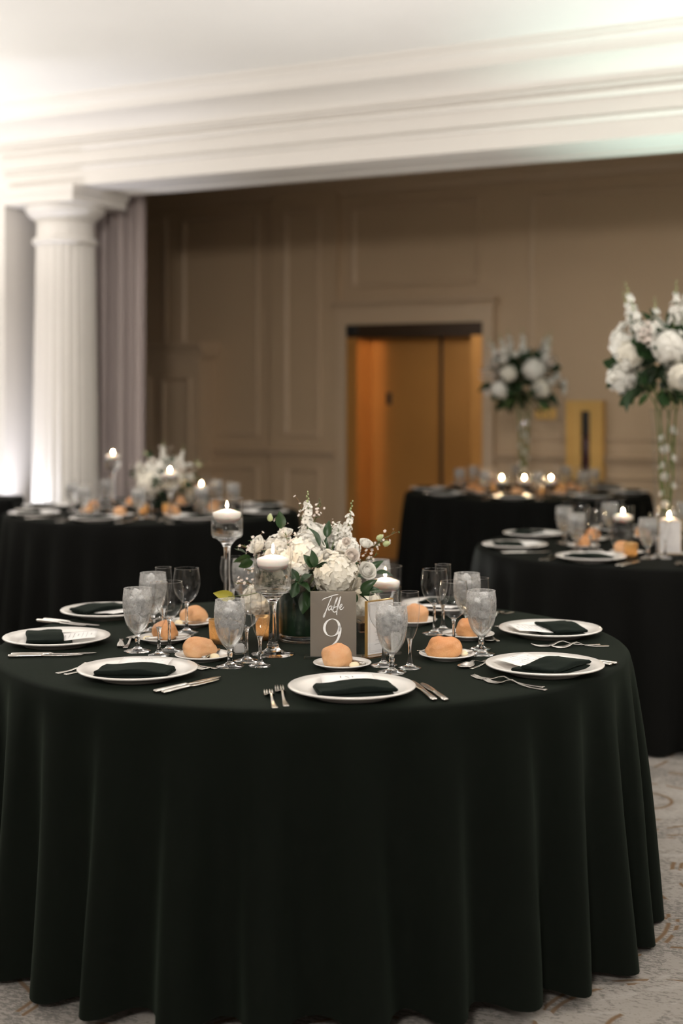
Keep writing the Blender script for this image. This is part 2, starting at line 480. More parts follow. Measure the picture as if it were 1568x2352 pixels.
# fluted columns under the beam
def column(u, v):
    base = ob('column', None, None, uv(u, v), (0, 0, ANG)); base['kind'] = 'structure'
    r0, r1 = .242, .208
    vs = []; fs = []; seg = 24 * 8; zs = [.30, .9, 1.5, 2.1, 2.58]
    for z in zs:
        tt = (z - .3) / 2.28
        rr = r0 + (r1 - r0) * tt ** 1.3
        for k in range(seg):
            a = 2 * PI * k / seg
            ph = (k % 8) / 8
            d = .008 * math.sin(PI * ph) ** .6 if 0 < ph else 0
            vs.append(((rr - d) * math.cos(a), (rr - d) * math.sin(a), z))
    for i in range(len(zs) - 1):
        for k in range(seg):
            k2 = (k + 1) % seg
            fs.append((i * seg + k, i * seg + k2, (i + 1) * seg + k2, (i + 1) * seg + k))
    ob('shaft', mesh('shaft', vs, fs, M['col'], False), base)
    ob('necking_ring', G().lathe([(.2, 2.57), (.215, 2.57), (.232, 2.585), (.236, 2.60), (.232, 2.615), (.212, 2.625), (.2, 2.63)], 48).me('necking_ring', M['col']), base)
    ob('capital_neck', G().lathe([(.205, 2.62), (.205, 2.74), (.20, 2.745)], 48).me('capital_neck', M['col']), base)
    ob('echinus', G().lathe([(.2, 2.735), (.215, 2.738), (.218, 2.752), (.24, 2.765), (.275, 2.80), (.29, 2.835), (.285, 2.85), (.2, 2.85)], 48).me('echinus', M['col']), base)
    ob('abacus', G().box(-.31, .31, -.31, .31, 2.848, 2.915).box(-.325, .325, -.325, .325, 2.913, 2.96).me('abacus', M['col'], False), base)
    ob('column_base', G().lathe([(0, .10), (.29, .10), (.31, .14), (.29, .18), (.262, .19), (.258, .22), (.272, .25), (.262, .28), (.24, .30), (0, .31)], 48).me('column_base', M['col']), base)
    ob('plinth', G().box(-.32, .32, -.32, .32, 0, .105).me('plinth', M['col'], False), base)
    return base
column(-.192, .249)['label'] = 'white fluted column with round capital under the beam'
column(5.3, .249)['label'] = 'second white fluted column further along the beam'

# event uplights standing on the floor against the columns
def uplight(u, v, label, power, color, tilt=(0, 0)):
    th = thing('floor_uplight', label, 'uplight', uv(u, v), (0, 0, ANG), 'floor uplights')
    ob('housing', G().lathe([(0, .03), (.07, .03), (.075, .04), (.075, .17), (.07, .18), (.062, .18), (.062, .165), (0, .165)], 24).me('housing', M['black']), th)
    ob('lens', G().lathe([(0, .166), (.061, .167), (.061, .170), (0, .172)], 24).me('lens', M['uplight_lens']), th)
    ob('bracket', G().box(-.09, -.08, -.02, .02, 0, .12).box(.08, .09, -.02, .02, 0, .12).box(-.09, .09, -.02, .02, 0, .008).box(-.09, -.07, -.015, .015, .10, .12).box(.07, .09, -.015, .015, .10, .12).me('bracket', M['black'], False), th)
    d = bpy.data.lights.new('uplight_beam', 'SPOT'); d.energy = power; d.color = color; d.spot_size = R(75); d.spot_blend = .9; d.shadow_soft_size = .04
    lo = bpy.data.objects.new('uplight_beam', d); COL.objects.link(lo); lo.parent = th
    lo.location = (0, 0, .2); lo.rotation_euler = (PI + tilt[0], tilt[1], 0)
uplight(-.34, -.16, 'black floor uplight at the foot of the fluted column', 85, (.86, .88, 1), (R(-2), 0))
def added_floor_wash(u, v, label, power):  # added uplight, hidden behind the main table, to brighten the ceiling
    th = thing('floor_uplight', label, 'uplight', uv(u, v), (0, 0, ANG), 'floor uplights')
    ob('housing', G().lathe([(0, 0), (.14, 0), (.15, .01), (.15, .10), (.14, .11), (.125, .11), (.125, .095), (0, .095)], 32).me('wash_housing', M['black']), th)
    ob('lens', G().lathe([(0, .0955), (.124, .0955), (.124, .098), (0, .099)], 32).me('wash_lens', M['uplight_lens']), th)
    a = area_light('wash_fill', (0, 0, .112), .24, power, (1, .975, .94), up=True, spread=R(125)); a.parent = th
added_floor_wash(3.1, -1.55, 'low black round floor uplight added between the tables to brighten the ceiling', 19)
uplight(4.72, .22, 'black floor uplight beyond the tall floral centrepiece', 210, (.72, 1, .90), (0, R(6)))

# alcove wall with the elevator opening
EL0, EL1, ELT = .43, 1.735, 2.13
wall_back = room('wall_back', G().box(-6, EL0, BACK, BACK + .2, 0, CEIL).box(EL1, 14, BACK, BACK + .2, 0, CEIL).box(EL0, EL1, BACK, BACK + .2, ELT, CEIL), 'tan', label='tan panelled wall around the elevator')
def wall_part(name, g, mat='tan_trim', label=None):
    o = ob(name, g.me(name, M[mat], False), wall_back)
    if label: o['label'] = label
    return o
def panel_mold(u0, u1, z0, z1, w=.045, p=.022, v=BACK):
    g = G()
    prof = [(0, 0), (-p * .4, .004), (-p, w * .35), (-p * .8, w * .6), (-p * .35, w * .9), (0, w)]
    def run(a, b, inw):
        vs = []; fs = []
        for q, (c0, c1) in enumerate(((a, inw[0]), (b, inw[1]))):
            for (dv, dw) in prof:
                vs.append((c0[0] + c1[0] * dw, v + dv, c0[1] + c1[1] * dw))
        n = len(prof)
        for i in range(n - 1): fs.append((i, i + 1, n + i + 1, n + i))
        g.add(vs, fs)
    c = [(u0, z0), (u1, z0), (u1, z1), (u0, z1)]; d = [(1, 1), (-1, 1), (-1, -1), (1, -1)]
    for k in range(4): run(c[k], c[(k + 1) % 4], (d[k], d[(k + 1) % 4]))
    return g
for (a, b) in [(-5.6, -4.2), (-3.9, -2.5), (-2.05, -1.55), (-1.38, -.52), (2.15, 3.75), (4.0, 5.6), (5.9, 7.5)]:
    wall_part('panel_molding', panel_mold(a, b, 1.12, 3.2))
    wall_part('panel_molding', panel_mold(a, b, .26, .84))
wall_part('pilaster', G().box(-.36, .33, BACK - .05, BACK + .01, 0, CEIL), 'tan')
wall_part('panel_molding', panel_mold(-.22, .16, 1.12, 3.2, v=BACK - .05))
wall_part('panel_molding', panel_mold(-.22, .16, .26, .84, v=BACK - .05))
wall_part('panel_molding', panel_mold(.46, 1.70, 2.46, 3.2))
rail = [(BACK + .005, .925), (BACK - .02, .93), (BACK - .028, .95), (BACK - .05, .975), (BACK - .055, .99), (BACK - .04, 1.0), (BACK + .005, 1.005)]
wall_part('chair_rail', G().prism(rail, -6, -.36).prism([(a - .05, b) for a, b in rail], -.36, .32))
wall_part('chair_rail', G().prism(rail, 1.84, 14))
wall_part('ceiling_cornice', G().prism([(BACK + .005, 3.30), (BACK - .03, 3.31), (BACK - .05, 3.36), (BACK - .12, 3.42), (BACK - .14, 3.5), (BACK + .005, 3.5)], -6, 14))
bb = room('baseboard_back', G().prism([(BACK + .005, 0), (BACK - .02, 0), (BACK - .02, .14), (BACK - .008, .165), (BACK + .005, .17)], -6, EL0 - .1).prism([(BACK + .005, 0), (BACK - .02, 0), (BACK - .02, .14), (BACK - .008, .165), (BACK + .005, .17)], EL1 + .1, 14), 'tan_trim')
wall_part('door_casing', G().prism([(BACK + .005, 0)] * 1 + [(BACK - .06, 0), (BACK - .06, ELT), (BACK + .005, ELT)], EL0 - .1, EL0 - .005))
wall_part('door_casing', G().prism([(BACK + .005, 0), (BACK - .06, 0), (BACK - .06, ELT), (BACK + .005, ELT)], EL1 + .005, EL1 + .1))
wall_part('door_head_casing', G().box(EL0 - .1, EL1 + .1, BACK - .06, BACK + .005, ELT, 2.27).prism([(BACK + .005, 2.27), (BACK - .065, 2.27), (BACK - .075, 2.30), (BACK - .11, 2.325), (BACK - .11, 2.345), (BACK + .005, 2.345)], EL0 - .13, EL1 + .13))

# elevator: door_1
door = ob('door_1', None, None, P0, (0, 0, ANG)); tag(door, 'bronze elevator entrance with two sliding doors', kind='structure')
def dpart(name, g, mat, par=None, label=None):
    o = ob(name, g.me(name, M[mat], False), par or door)
    if label: o['label'] = label
    return o
dpart('jamb', G().box(EL0, EL0 + .10, BACK - .055, BACK + .02, 0, ELT - .115).box(EL0 + .03, EL0 + .105, BACK + .015, BACK + .36, 0, ELT - .115), 'brass')
dpart('jamb', G().box(EL1 - .10, EL1, BACK - .055, BACK + .02, 0, ELT - .115).box(EL1 - .105, EL1 - .03, BACK + .015, BACK + .36, 0, ELT - .115), 'brass')
dpart('lintel', G().box(EL0, EL1, BACK - .055, BACK + .36, ELT - .115, ELT), 'brass_dark')
mid = 1.22
dpart('sliding_door', G().box(EL0 + .06, mid - .02, BACK + .24, BACK + .28, .01, ELT - .085), 'brass')
dpart('sliding_door', G().box(mid + .02, EL1 - .06, BACK + .24, BACK + .28, .01, ELT - .085), 'brass')
dpart('door_gap', G().box(mid - .03, mid + .03, BACK + .285, BACK + .30, .01, ELT - .085), 'black')
dpart('floor_indicator', G().rbox(.11, .02, .085, .006, (2, 1, 2), (EL0 + .055, BACK - .062, ELT - .045)), 'black', None, 'small dark floor indicator above the elevator jamb')
dpart('shaft_backing', G().box(EL0, EL1, BACK + .36, BACK + .40, 0, ELT), 'black')
cp = dpart('call_plate', G().rbox(.05, .008, .11, .003, (1, 1, 1), (EL0 + .28, BACK + .236, 1.47)), 'black', None, 'small dark plate on the elevator door')

# projecting panelled doorway at the alcove's end: door_2
d2 = ob('door_2', None, None, P0, (0, 0, ANG)); tag(d2, 'tan panelled doorway with projecting cornice', kind='structure')
V2 = 3.23
dpart('casing', G().box(-2.5, -1.02, V2, BACK, 0, 1.88), 'tan_trim', d2)
dpart('cornice', G().prism([(BACK, 1.86), (V2 - .01, 1.86), (V2 - .02, 1.90), (V2 - .05, 1.95), (V2 - .07, 1.965), (V2 - .07, 2.0), (BACK, 2.0)], -2.56, -.965), 'tan_trim', d2)
for a, b in ((-1.44, -1.10), (-1.92, -1.56), (-2.4, -2.04)):
    dpart('door_panel', panel_mold(a, b, .25, 1.68, .05, .03, V2), 'tan_trim', d2)

# curtain panel hanging behind the beam
def drape():
    n = 130; rows = []
    for zi in range(26):
        z = .02 + 3.2 * zi / 25
        row = []
        for i in range(n + 1):
            s = i / n
            u = -.62 + .745 * s
            a = s * 9.5 * 2 * PI
            amp = .045 * (.75 + .25 * math.sin(3 * s + z * .7))
            row.append((u + .012 * math.sin(a * 2 + 1 + z * .3), .78 + amp * math.sin(a + .25 * math.sin(z * 1.1 + s * 7)) + .018 * math.sin(a * .37 + 2), z))
        rows.append(row)
    loop = []
    for row in rows: loop.append(row + [(p[0], p[1] + .003, p[2]) for p in reversed(row)] + [row[0]])
    return grid_strip(loop)
vs, fs = drape()
cur = thing('curtain', 'floor-length taupe drape hanging behind the fluted column', 'curtain', P0, (0, 0, ANG))
cm = mesh('drape_panel', vs, fs, M['curtain'])
ob('drape_panel', cm, cur)
g = G().tube([(-.66, .78, 3.235), (.16, .78, 3.235)], .016, 10)
for k in range(7): g.tube([(-.60 + k * .115, .78, 3.235), (-.60 + k * .115, .78, CEIL + .005)], .005, 6)
ob('curtain_rod', g.me('curtain_rod', M['brass_dark']), cur)

# gold wall cabinet and call panel on the alcove wall
fc = thing('wall_cabinet', 'gold framed fire extinguisher cabinet with narrow dark window', 'cabinet', P0, (0, 0, ANG))
ca, cb, cz0, cz1 = 2.496, 2.81, .80, 1.456
ob('cabinet_frame', G().box(ca, ca + .035, BACK - .10, BACK - .001, cz0, cz1).box(cb - .035, cb, BACK - .10, BACK - .001, cz0, cz1).box(ca + .035, cb - .035, BACK - .10, BACK - .001, cz1 - .035, cz1).box(ca + .035, cb - .035, BACK - .10, BACK - .001, cz0, cz0 + .035).me('cabinet_frame', M['gold'], False), fc)
dr = ob('cabinet_door', G().box(ca + .036, 2.622, BACK - .09, BACK - .06, cz0 + .036, cz1 - .036).box(2.698, cb - .036, BACK - .09, BACK - .06, cz0 + .036, cz1 - .036).box(2.622, 2.698, BACK - .09, BACK - .06, 1.37, cz1 - .036).box(2.622, 2.698, BACK - .09, BACK - .06, cz0 + .036, .86).me('cabinet_door', M['gold'], False), fc)
ob('window_pane', G().box(2.622, 2.698, BACK - .072, BACK - .068, .86, 1.37).me('window_pane', M['glass'], False), dr)
ob('cabinet_back', G().box(ca + .036, cb - .036, BACK - .015, BACK - .003, cz0 + .036, cz1 - .036).me('cabinet_back', M['black'], False), fc)
ob('extinguisher', G().lathe([(0, .84), (.03, .84), (.034, .85), (.034, 1.12), (.025, 1.15), (.01, 1.17), (.01, 1.2), (0, 1.2)], 16, (2.66, BACK - .052, 0)).me('extinguisher', M['dark_red']), fc)
cl = thing('call_button_panel', 'small brass elevator call panel behind the far floral centrepiece', 'panel', P0, (0, 0, ANG))
ob('plate', G().rbox(.185, .014, .095, .005, (1, 1, 1), (2.29, BACK - .008, 1.345)).me('plate', M['gold'], False), cl)
for k in (-1, 1):
    ob('button', G().lathe([(0, 0), (.014, 0), (.014, .006), (.011, .009), (0, .009)], 16).me('button', M['black']), cl, (2.29 + k * .035, BACK - .014, 1.345), (PI / 2, 0, 0))

# ------------------------------------------------------------------ tablecloths
TOP = .77          # height of every cloth-covered table top
RT = .915
def cloth_mesh(name, mat, nl=29, phase=R(-20.5), hem=None, seg=406, seed=1, rows=22):
    rnd = random.Random(seed)
    jit = [rnd.uniform(.6, 1.25) for _ in range(nl)]
    sh = [rnd.uniform(-.22, .22) for _ in range(nl)]
    hem = hem or (lambda a: .015)
    vs = [(0, 0, TOP)]; fs = []
    rings = [(.35, 0), (.7, 0), (RT - .05, 0), (RT - .02, -.0006), (RT - .007, -.003), (RT - .001, -.009)]
    for (r, dz) in rings:
        for k in range(seg):
            a = 2 * PI * k / seg
            vs.append((r * math.cos(a), r * math.sin(a), TOP + dz))
    for i in range(rows):
        s = (i + 1) / rows
        for k in range(seg):
            a = 2 * PI * k / seg
            x = (a - phase) / (2 * PI) * nl
            j = int(math.floor(x + .5)) % nl
            ph = 2 * PI * (x + sh[j] * 0)
            L = math.cos(ph)
            L = math.copysign(abs(L) ** .75, L)
            amp = (.050 * s ** .75) * (jit[j] if L > 0 else 1)
            wob = .010 * s * mnoise.noise(Vector((a * 3, s * 1.5, seed)))
            r = RT + .042 * s ** .8 + amp * L + wob
            aa = a + .010 * s * math.sin(ph * .5 + seed) + .015 * math.sin(s * 2.2 + j) * s
            z0 = TOP - .012
            z = z0 + (hem(a) - .006 * L * s - z0) * s
            vs.append((r * math.cos(aa), r * math.sin(aa), z))
    for k in range(seg): fs.append((0, 1 + k, 1 + (k + 1) % seg))
    n = len(rings) + rows
    for i in range(n - 1):
        for k in range(seg):
            k2 = (k + 1) % seg
            fs.append((1 + i * seg + k, 1 + (i + 1) * seg + k, 1 + (i + 1) * seg + k2, 1 + i * seg + k2))
    return mesh(name, vs, fs, M[mat])

def hem_main(a):
    d = math.degrees(a)
    if d > 180: d -= 360
    return .012 + .052 * math.exp(-((d + 78) / 38) ** 2) + .012 * math.exp(-((d + 120) / 25) ** 2)
TABLES = {
    'nine': dict(c=(-.0844, 4.178), phrase='table with the number sign'),
    'col': dict(c=(-1.182, 8.90), phrase='table beside the fluted column'),
    'tall': dict(c=(1.56, 6.80), phrase='table with the taller glass vase'),
    'lift': dict(c=(1.391, 10.67), phrase='table by the elevator'),
}
def put_cloth(key, label, me, rot=0):
    c = TABLES[key]['c']
    return tag(ob('tablecloth', me, None, (c[0], c[1], 0), (0, 0, rot)), label, 'tablecloth', 'floor-length round tablecloths')
put_cloth('nine', 'dark green floor-length round tablecloth of the table with the number sign', cloth_mesh('tablecloth', 'green_cloth', hem=hem_main))
dark = cloth_mesh('tablecloth', 'black_cloth', 27, .3, None, 270, 4, 16)
put_cloth('col', 'black floor-length round tablecloth beside the white fluted column', dark)
put_cloth('tall', 'black floor-length round tablecloth under the taller glass vase of flowers', dark, 1.1)
put_cloth('lift', 'black floor-length round tablecloth in front of the elevator', dark, 2.3)
def side_table_cloth():
    def fn(v):
        k = (0.41 - v.z) / .82
        w = .018 * k * math.sin(v.x * 26) + .018 * k * math.sin(v.y * 26)
        return Vector((v.x * (1 + .03 * k) + (w if abs(v.y) < .19 and abs(v.x) > .5 else 0), v.y * (1 + .06 * k) + (w if abs(v.x) < .52 else 0), v.z))
    return G().rbox(1.07, .40, .82, .025, (60, 20, 8), (0, 0, 0), fn).me('side_table_cloth', M['black_cloth'])
tag(ob('draped_side_table', side_table_cloth(), None, (-2.685, 9.47, .412)), 'black cloth-draped side table at the left edge beside the column', 'table')

# ------------------------------------------------------------------ tableware meshes
def ring(g, r, z, t, seg=32):
    g.lathe([(r - t, z - t * .3), (r, z - t), (r + t, z - t * .3), (r + t * .7, z + t * .7), (r - t * .7, z + t * .7), (r - t, z - t * .3)], seg)
def smooth_prof(pts, per=4): return spline(pts, per)

GOB = [(.004, .047), (.012, .051), (.023, .062), (.0325, .08), (.0385, .102), (.0415, .124), (.042, .143), (.0408, .162), (.0385, .178)]
WIN = [(.004, .090), (.013, .094), (.026, .106), (.036, .124), (.041, .145), (.0415, .160), (.0395, .178), (.0365, .196)]
FLU = [(.003, .074), (.009, .079), (.016, .093), (.0215, .112), (.0252, .137), (.0262, .158), (.0255, .180), (.024, .203)]
def glass_meshes(tagname, prof, foot_r, stem, shell):
    p = smooth_prof(prof)
    g = G().lathe([(0, prof[0][1] - .001)] + p, 32); ring(g, prof[-1][0], prof[-1][1], .0010)
    bowl = g.me(tagname + '_bowl', M[shell])
    st = G().lathe([(0, stem[0][1])] + smooth_prof(stem) + [(0, stem[-1][1] + .002)], 16).me(tagname + '_stem', M['solid'])
    ft = G().lathe([(0, 0), (foot_r - .001, 0), (foot_r, .001), (foot_r - .001, .0022), (foot_r * .7, .0045), (foot_r * .35, .008), (.0085, .012), (0, .0125)], 32).me(tagname + '_foot', M['solid'])
    return bowl, st, ft
def water_mesh(prof, z1, shrink=.0012):
    pts = [(max(0.001, r - shrink), z + .0016) for r, z in smooth_prof(prof) if z < z1]
    r_top = pts[-1][0]
    return G().lathe([(0, pts[0][1] - .001)] + pts + [(r_top, z1), (r_top - .001, z1 + .0002), (0, z1)], 32).me('water', M['water'])
def ice_mesh(seed):
    rnd = random.Random(seed)
    def fn(v):
        k = 1 + .12 * mnoise.noise(v * 90 + Vector((seed, 0, 0)))
        return v * k
    return G().rbox(.026, .021, .024, .006, (2, 2, 2), (0, 0, 0), fn).me('ice_cube', M['ice'])
TW = {}
TW['goblet'] = glass_meshes('goblet', GOB, .039, [(.0085, .011), (.0072, .017), (.0066, .026), (.0078, .036), (.0062, .041), (.0095, .048), (.012, .0525)], 'frosted')
TW['wine'] = glass_meshes('wine', WIN, .037, [(.0085, .011), (.0058, .02), (.0043, .04), (.004, .065), (.0055, .083), (.010, .0925)], 'glass')
TW['flute'] = glass_meshes('flute', FLU, .031, [(.0085, .011), (.0062, .02), (.0045, .035), (.0042, .055), (.006, .070), (.008, .0785)], 'glass')
W_MESH = water_mesh(GOB, .150)
ICES = [ice_mesh(i) for i in range(4)]

def china(prof, name, seg=64): return G().lathe(prof, seg).me(name, M['china'])
PLATE = china([(0, .004), (.085, .004), (.088, 0), (.094, 0), (.098, .005), (.125, .013), (.1525, .0215), (.155, .0245), (.1525, .0268), (.13, .0200), (.108, .0125), (.098, .011), (0, .0105)], 'dinner_plate')
BPLATE = china([(0, .003), (.042, .003), (.044, 0), (.048, 0), (.051, .004), (.064, .009), (.0765, .0135), (.0778, .0155), (.0765, .0170), (.066, .0125), (.053, .0078), (0, .0070)], 'bread_plate', 48)

def roll_mesh(name, seed, mat, sx=.047, sy=.036, sz=.054):
    vs = []; fs = []; nu, nv = 36, 20
    for j in range(nv + 1):
        e = -.55 * PI / 2 + 1.55 * PI / 2 * j / nv
        for i in range(nu):
            a = 2 * PI * i / nu
            d = Vector((math.cos(e) * math.cos(a), math.cos(e) * math.sin(a), math.sin(e)))
            k = 1 + .16 * mnoise.noise(d * 1.3 + Vector((seed * 3.1, 0, 0))) + .05 * mnoise.noise(d * 3.5 + Vector((0, seed, 0))) + .012 * mnoise.noise(d * 14 + Vector((0, seed, 3)))
            crease = .045 * math.exp(-((d.y + .62 + .1 * d.x) / .07) ** 2) + .03 * math.exp(-((d.y - .3 + .25 * d.x) / .1) ** 2) * max(0, d.z)
            q = Vector((d.x * sx, d.y * sy, d.z * sz * .60)) * (k - crease)
            vs.append((q.x, q.y, max(0, q.z + sz * .40)))
    for j in range(nv):
        for i in range(nu):
            i2 = (i + 1) % nu
            fs.append((j * nu + i, j * nu + i2, (j + 1) * nu + i2, (j + 1) * nu + i))
    fs.append(tuple(range(nu - 1, -1, -1)))
    return mesh(name, vs, fs, M[mat])
ROLLS = [roll_mesh('bread_roll', 1, 'bread_pale', .042, .036, .058), roll_mesh('bread_roll', 2, 'bread_pale'), roll_mesh('bread_roll', 3, 'bread', .052, .038, .058),
         roll_mesh('bread_roll', 5, 'bread_pale', .045, .037, .055), roll_mesh('bread_roll', 8, 'bread', .049, .037, .055)]
BUTTER = G().lathe([(0, 0), (.012, 0), (.0145, .004), (.013, .009), (.008, .013), (0, .0145)], 16).me('butter', M['butter'])

def fork_mesh(L, w):
    # y runs from the handle end (0) to the tine tips (L); eight columns make four tines
    cols = [-1, -.62, -.54, -.08, .08, .54, .62, 1]
    ys = [0, .03, .10, .25, .42, .55, .62, .68, .74, .78]
    def width(y):
        t = y / L
        return spline_w([(0, .50), (.03, .58), (.12, .50), (.35, .26), (.52, .17), (.6, .22), (.68, .78), (.74, 1.0), (1, .92)], t) * w
    def zz(y):
        t = y / L
        return .002 + .013 * math.exp(-((t - .56) / .13) ** 2) + .006 * max(0, (t - .88) / .12) ** 1.5 + .001 * t
    rows = [y * L for y in ys]
    tine = [.78, .84, .90, .96, 1.0]
    vs = []; fs = []
    for y in rows:
        for c in cols: vs.append((c * width(y), y, zz(y)))
    n = 8
    for i in range(len(rows) - 1):
        for j in range(n - 1): fs.append((i * n + j, i * n + j + 1, (i + 1) * n + j + 1, (i + 1) * n + j))
    last = (len(rows) - 1) * n
    # tines: pairs of columns
    for k, (a, b) in enumerate(((0, 1), (2, 3), (4, 5), (6, 7))):
        pa, pb = last + a, last + b
        for ti in tine[1:]:
            y = ti * L; sq = 1 if ti < 1 else .35
            ca, cb = cols[a], cols[b]; m = (ca + cb) / 2; h = (cb - ca) / 2 * sq * .9
            vs.append(((m - h) * width(y), y, zz(y))); vs.append(((m + h) * width(y), y, zz(y)))
            na, nb = len(vs) - 2, len(vs) - 1
            fs.append((pa, pb, nb, na)); pa, pb = na, nb
    return solid(mesh('fork', vs, fs, M['steel']), .0022)
def spline_w(tab, t):
    for (a, x), (b, y) in zip(tab, tab[1:]):
        if t <= b: return x + (y - x) * (t - a) / max(1e-9, b - a)
    return tab[-1][1]
def spoon_mesh(L, w):
    cols = [-1, -.7, -.35, 0, .35, .7, 1]
    ys = [0, .02, .08, .2, .35, .5, .6, .66, .70, .75, .80, .85, .90, .94, .97, .99, 1.0]
    rows = []
    for t in ys:
        ww = spline_w([(0, .30), (.03, .38), (.12, .32), (.35, .17), (.55, .12), (.64, .16), (.69, .55), (.75, .86), (.82, 1.0), (.9, .88), (.96, .52), (1, .10)], t) * w
        b = max(0, 1 - ((t - .83) / .17) ** 2) if t > .66 else 0
        z = .003 + .011 * math.exp(-((t - .58) / .12) ** 2) + .005 * (t > .66) * (1 - b)
        rows.append([(c * ww, t * L, z + .006 * b * (c * c - 1) + .004 * b) for c in cols])
    vs, fs = grid_strip(rows)
    return solid(mesh('spoon', vs, fs, M['steel']), .0016)
def knife_mesh(L, w):
    vs = []; fs = []; N = 12
    prof = [(0, .55, .0036), (.015, .78, .0042), (.12, .78, .0048), (.3, .66, .0048), (.42, .58, .0046), (.45, .72, .0048), (.465, .5, .004), (.50, .62, .0016), (.6, .86, .0012), (.75, .95, .0011), (.9, .86, .0010), (.97, .5, .0009), (1.0, .1, .0008)]
    for (t, ww, th) in prof:
        off = .25 * w * (t > .48) * (1 - t) * 1.2
        for k in range(N):
            a = 2 * PI * k / N
            vs.append((ww * w * math.cos(a) + off, t * L, .0052 + th * math.sin(a)))
    for i in range(len(prof) - 1):
        for k in range(N):
            k2 = (k + 1) % N
            fs.append((i * N + k, i * N + k2, (i + 1) * N + k2, (i + 1) * N + k))
    fs.append(tuple(range(N - 1, -1, -1))); fs.append(tuple((len(prof) - 1) * N + k for k in range(N)))
    return mesh('knife', vs, fs, M['steel'])
FORK, SFORK, DFORK = fork_mesh(.205, .0125), fork_mesh(.175, .0125), fork_mesh(.155, .011)
SPOON = spoon_mesh(.175, .021)
KNIFE, SKNIFE, BKNIFE = knife_mesh(.235, .0105), knife_mesh(.205, .010), knife_mesh(.155, .0085)

def napkin_meshes():
    def up(v):
        w = .0020 * mnoise.noise(Vector((v.x * 26, v.y * 26, 1))) + .0009 * mnoise.noise(Vector((v.x * 90, v.y * 60, 4)))
        sag = -.003 * (v.x / .09) ** 2 + .0025 * math.sin(v.x * 40 + 1)
        k = 1 if v.z > 0 else .25
        return Vector((v.x + .0025 * mnoise.noise(Vector((v.y * 30, v.z * 200, 2))), v.y + .002 * math.sin(v.x * 30), v.z + (w + sag) * k))
    def lo(v):
        return Vector((v.x + .002 * mnoise.noise(Vector((v.y * 30, 3, 2))), v.y, v.z - .0005 * (v.x / .09) ** 2))
    a = G().rbox(.186, .105, .013, .0062, (16, 10, 1), (0, 0, 0), up).me('upper_fold', M['napkin'])
    b = G().rbox(.180, .128, .009, .0042, (12, 10, 1), (0, 0, 0), lo).me('lower_fold', M['napkin'])
    return a, b
NAP_UP, NAP_LO = napkin_meshes()
def card_mesh():
    rows = []
    for i in range(11):
        y = -.04 + .155 * i / 10
        z = .0008 * math.sin(i) + .020 * max(0, (y - .005) / .11) * .45
        rows.append([(x * .066, y, z) for x in (-1, -.5, 0, .5, 1)])
    vs, fs = grid_strip(rows)
    return solid(mesh('menu_card', vs, fs, M['card']), .0006)
CARD = card_mesh()
def cz(y): return .020 * max(0, (y - .005) / .11) * .45
def print_mesh(kind):
    g = G(); rnd = random.Random(3)
    if kind == 'mono':
        for pts in ([(-.016, .092), (-.0155, .084), (-.0165, .078)], [(-.004, .088), (.001, .082), (.004, .078)], [(.013, .089), (.0145, .083), (.0135, .078)]):
            for a, b in zip(pts, pts[1:]): strip(g, a, b, .0011)
        strip(g, (-.006, .072), (.006, .072), .0004)
        return g.me('print', M['ink'], False)
    for r in range(7):
        y = .100 - r * .0125
        w = .016 if r % 3 == 0 else .040
        x = -w
        while x < w:
            l = rnd.uniform(.004, .011)
            strip(g, (x, y + rnd.uniform(-.0005, .0005)), (x + l, y), .0009 if r % 3 == 0 else .0006)
            if rnd.random() < .3: strip(g, (x + l * .4, y - .002), (x + l * .5, y + .003), .0005)
            x += l + .0025
    return g.me('print', M['ink_soft'], False)
def strip(g, a, b, w):
    d = Vector((b[0] - a[0], b[1] - a[1], 0)); n = Vector((-d.y, d.x, 0)).normalized() * w
    A = Vector((a[0], a[1], cz(a[1]) + .0007)); B = Vector((b[0], b[1], cz(b[1]) + .0007))
    u = Vector((0, 0, .0002))
    g.add([A - n, B - n, B + n, A + n, A - n + u, B - n + u, B + n + u, A + n + u], [(0, 1, 2, 3)[::-1], (4, 5, 6, 7), (0, 1, 5, 4), (1, 2, 6, 5), (2, 3, 7, 6), (3, 0, 4, 7)])
PRINT, MONO = print_mesh('menu'), print_mesh('mono')

# ------------------------------------------------------------------ place settings
rs = random.Random(11)
def glassware(kind, x, y, label, group, iced=False):
    nm = {'goblet': 'water_goblet', 'wine': 'wine_glass', 'flute': 'champagne_flute'}[kind]
    t = thing(nm, label, 'glass', (x, y, TOP + .0005), (0, 0, rs.uniform(0, 6)), group)
    bowl, st, ft = TW[kind]
    b = ob('bowl', bowl, t); ob('stem', st, t); ob('foot', ft, t)
    if kind == 'goblet':
        ob('water', W_MESH, t)
        if iced:
            for k, (ix, iy, iz) in enumerate(((.014, .004, .137), (-.013, .009, .141), (.001, -.016, .146), (.002, .008, .163), (-.012, -.008, .119), (.013, -.006, .112))):
                if k < iced: ob('ice_cube', ICES[k % 4], t, (ix, iy, iz), (rs.uniform(0, 3), rs.uniform(0, 3), rs.uniform(0, 3)), (.92,) * 3)
    return t

def seat_frame(px, py, c):
    d = Vector((c[0] - px, c[1] - py)).normalized()
    return d, Vector((d.y, -d.x)), math.atan2(d.y, d.x) - PI / 2

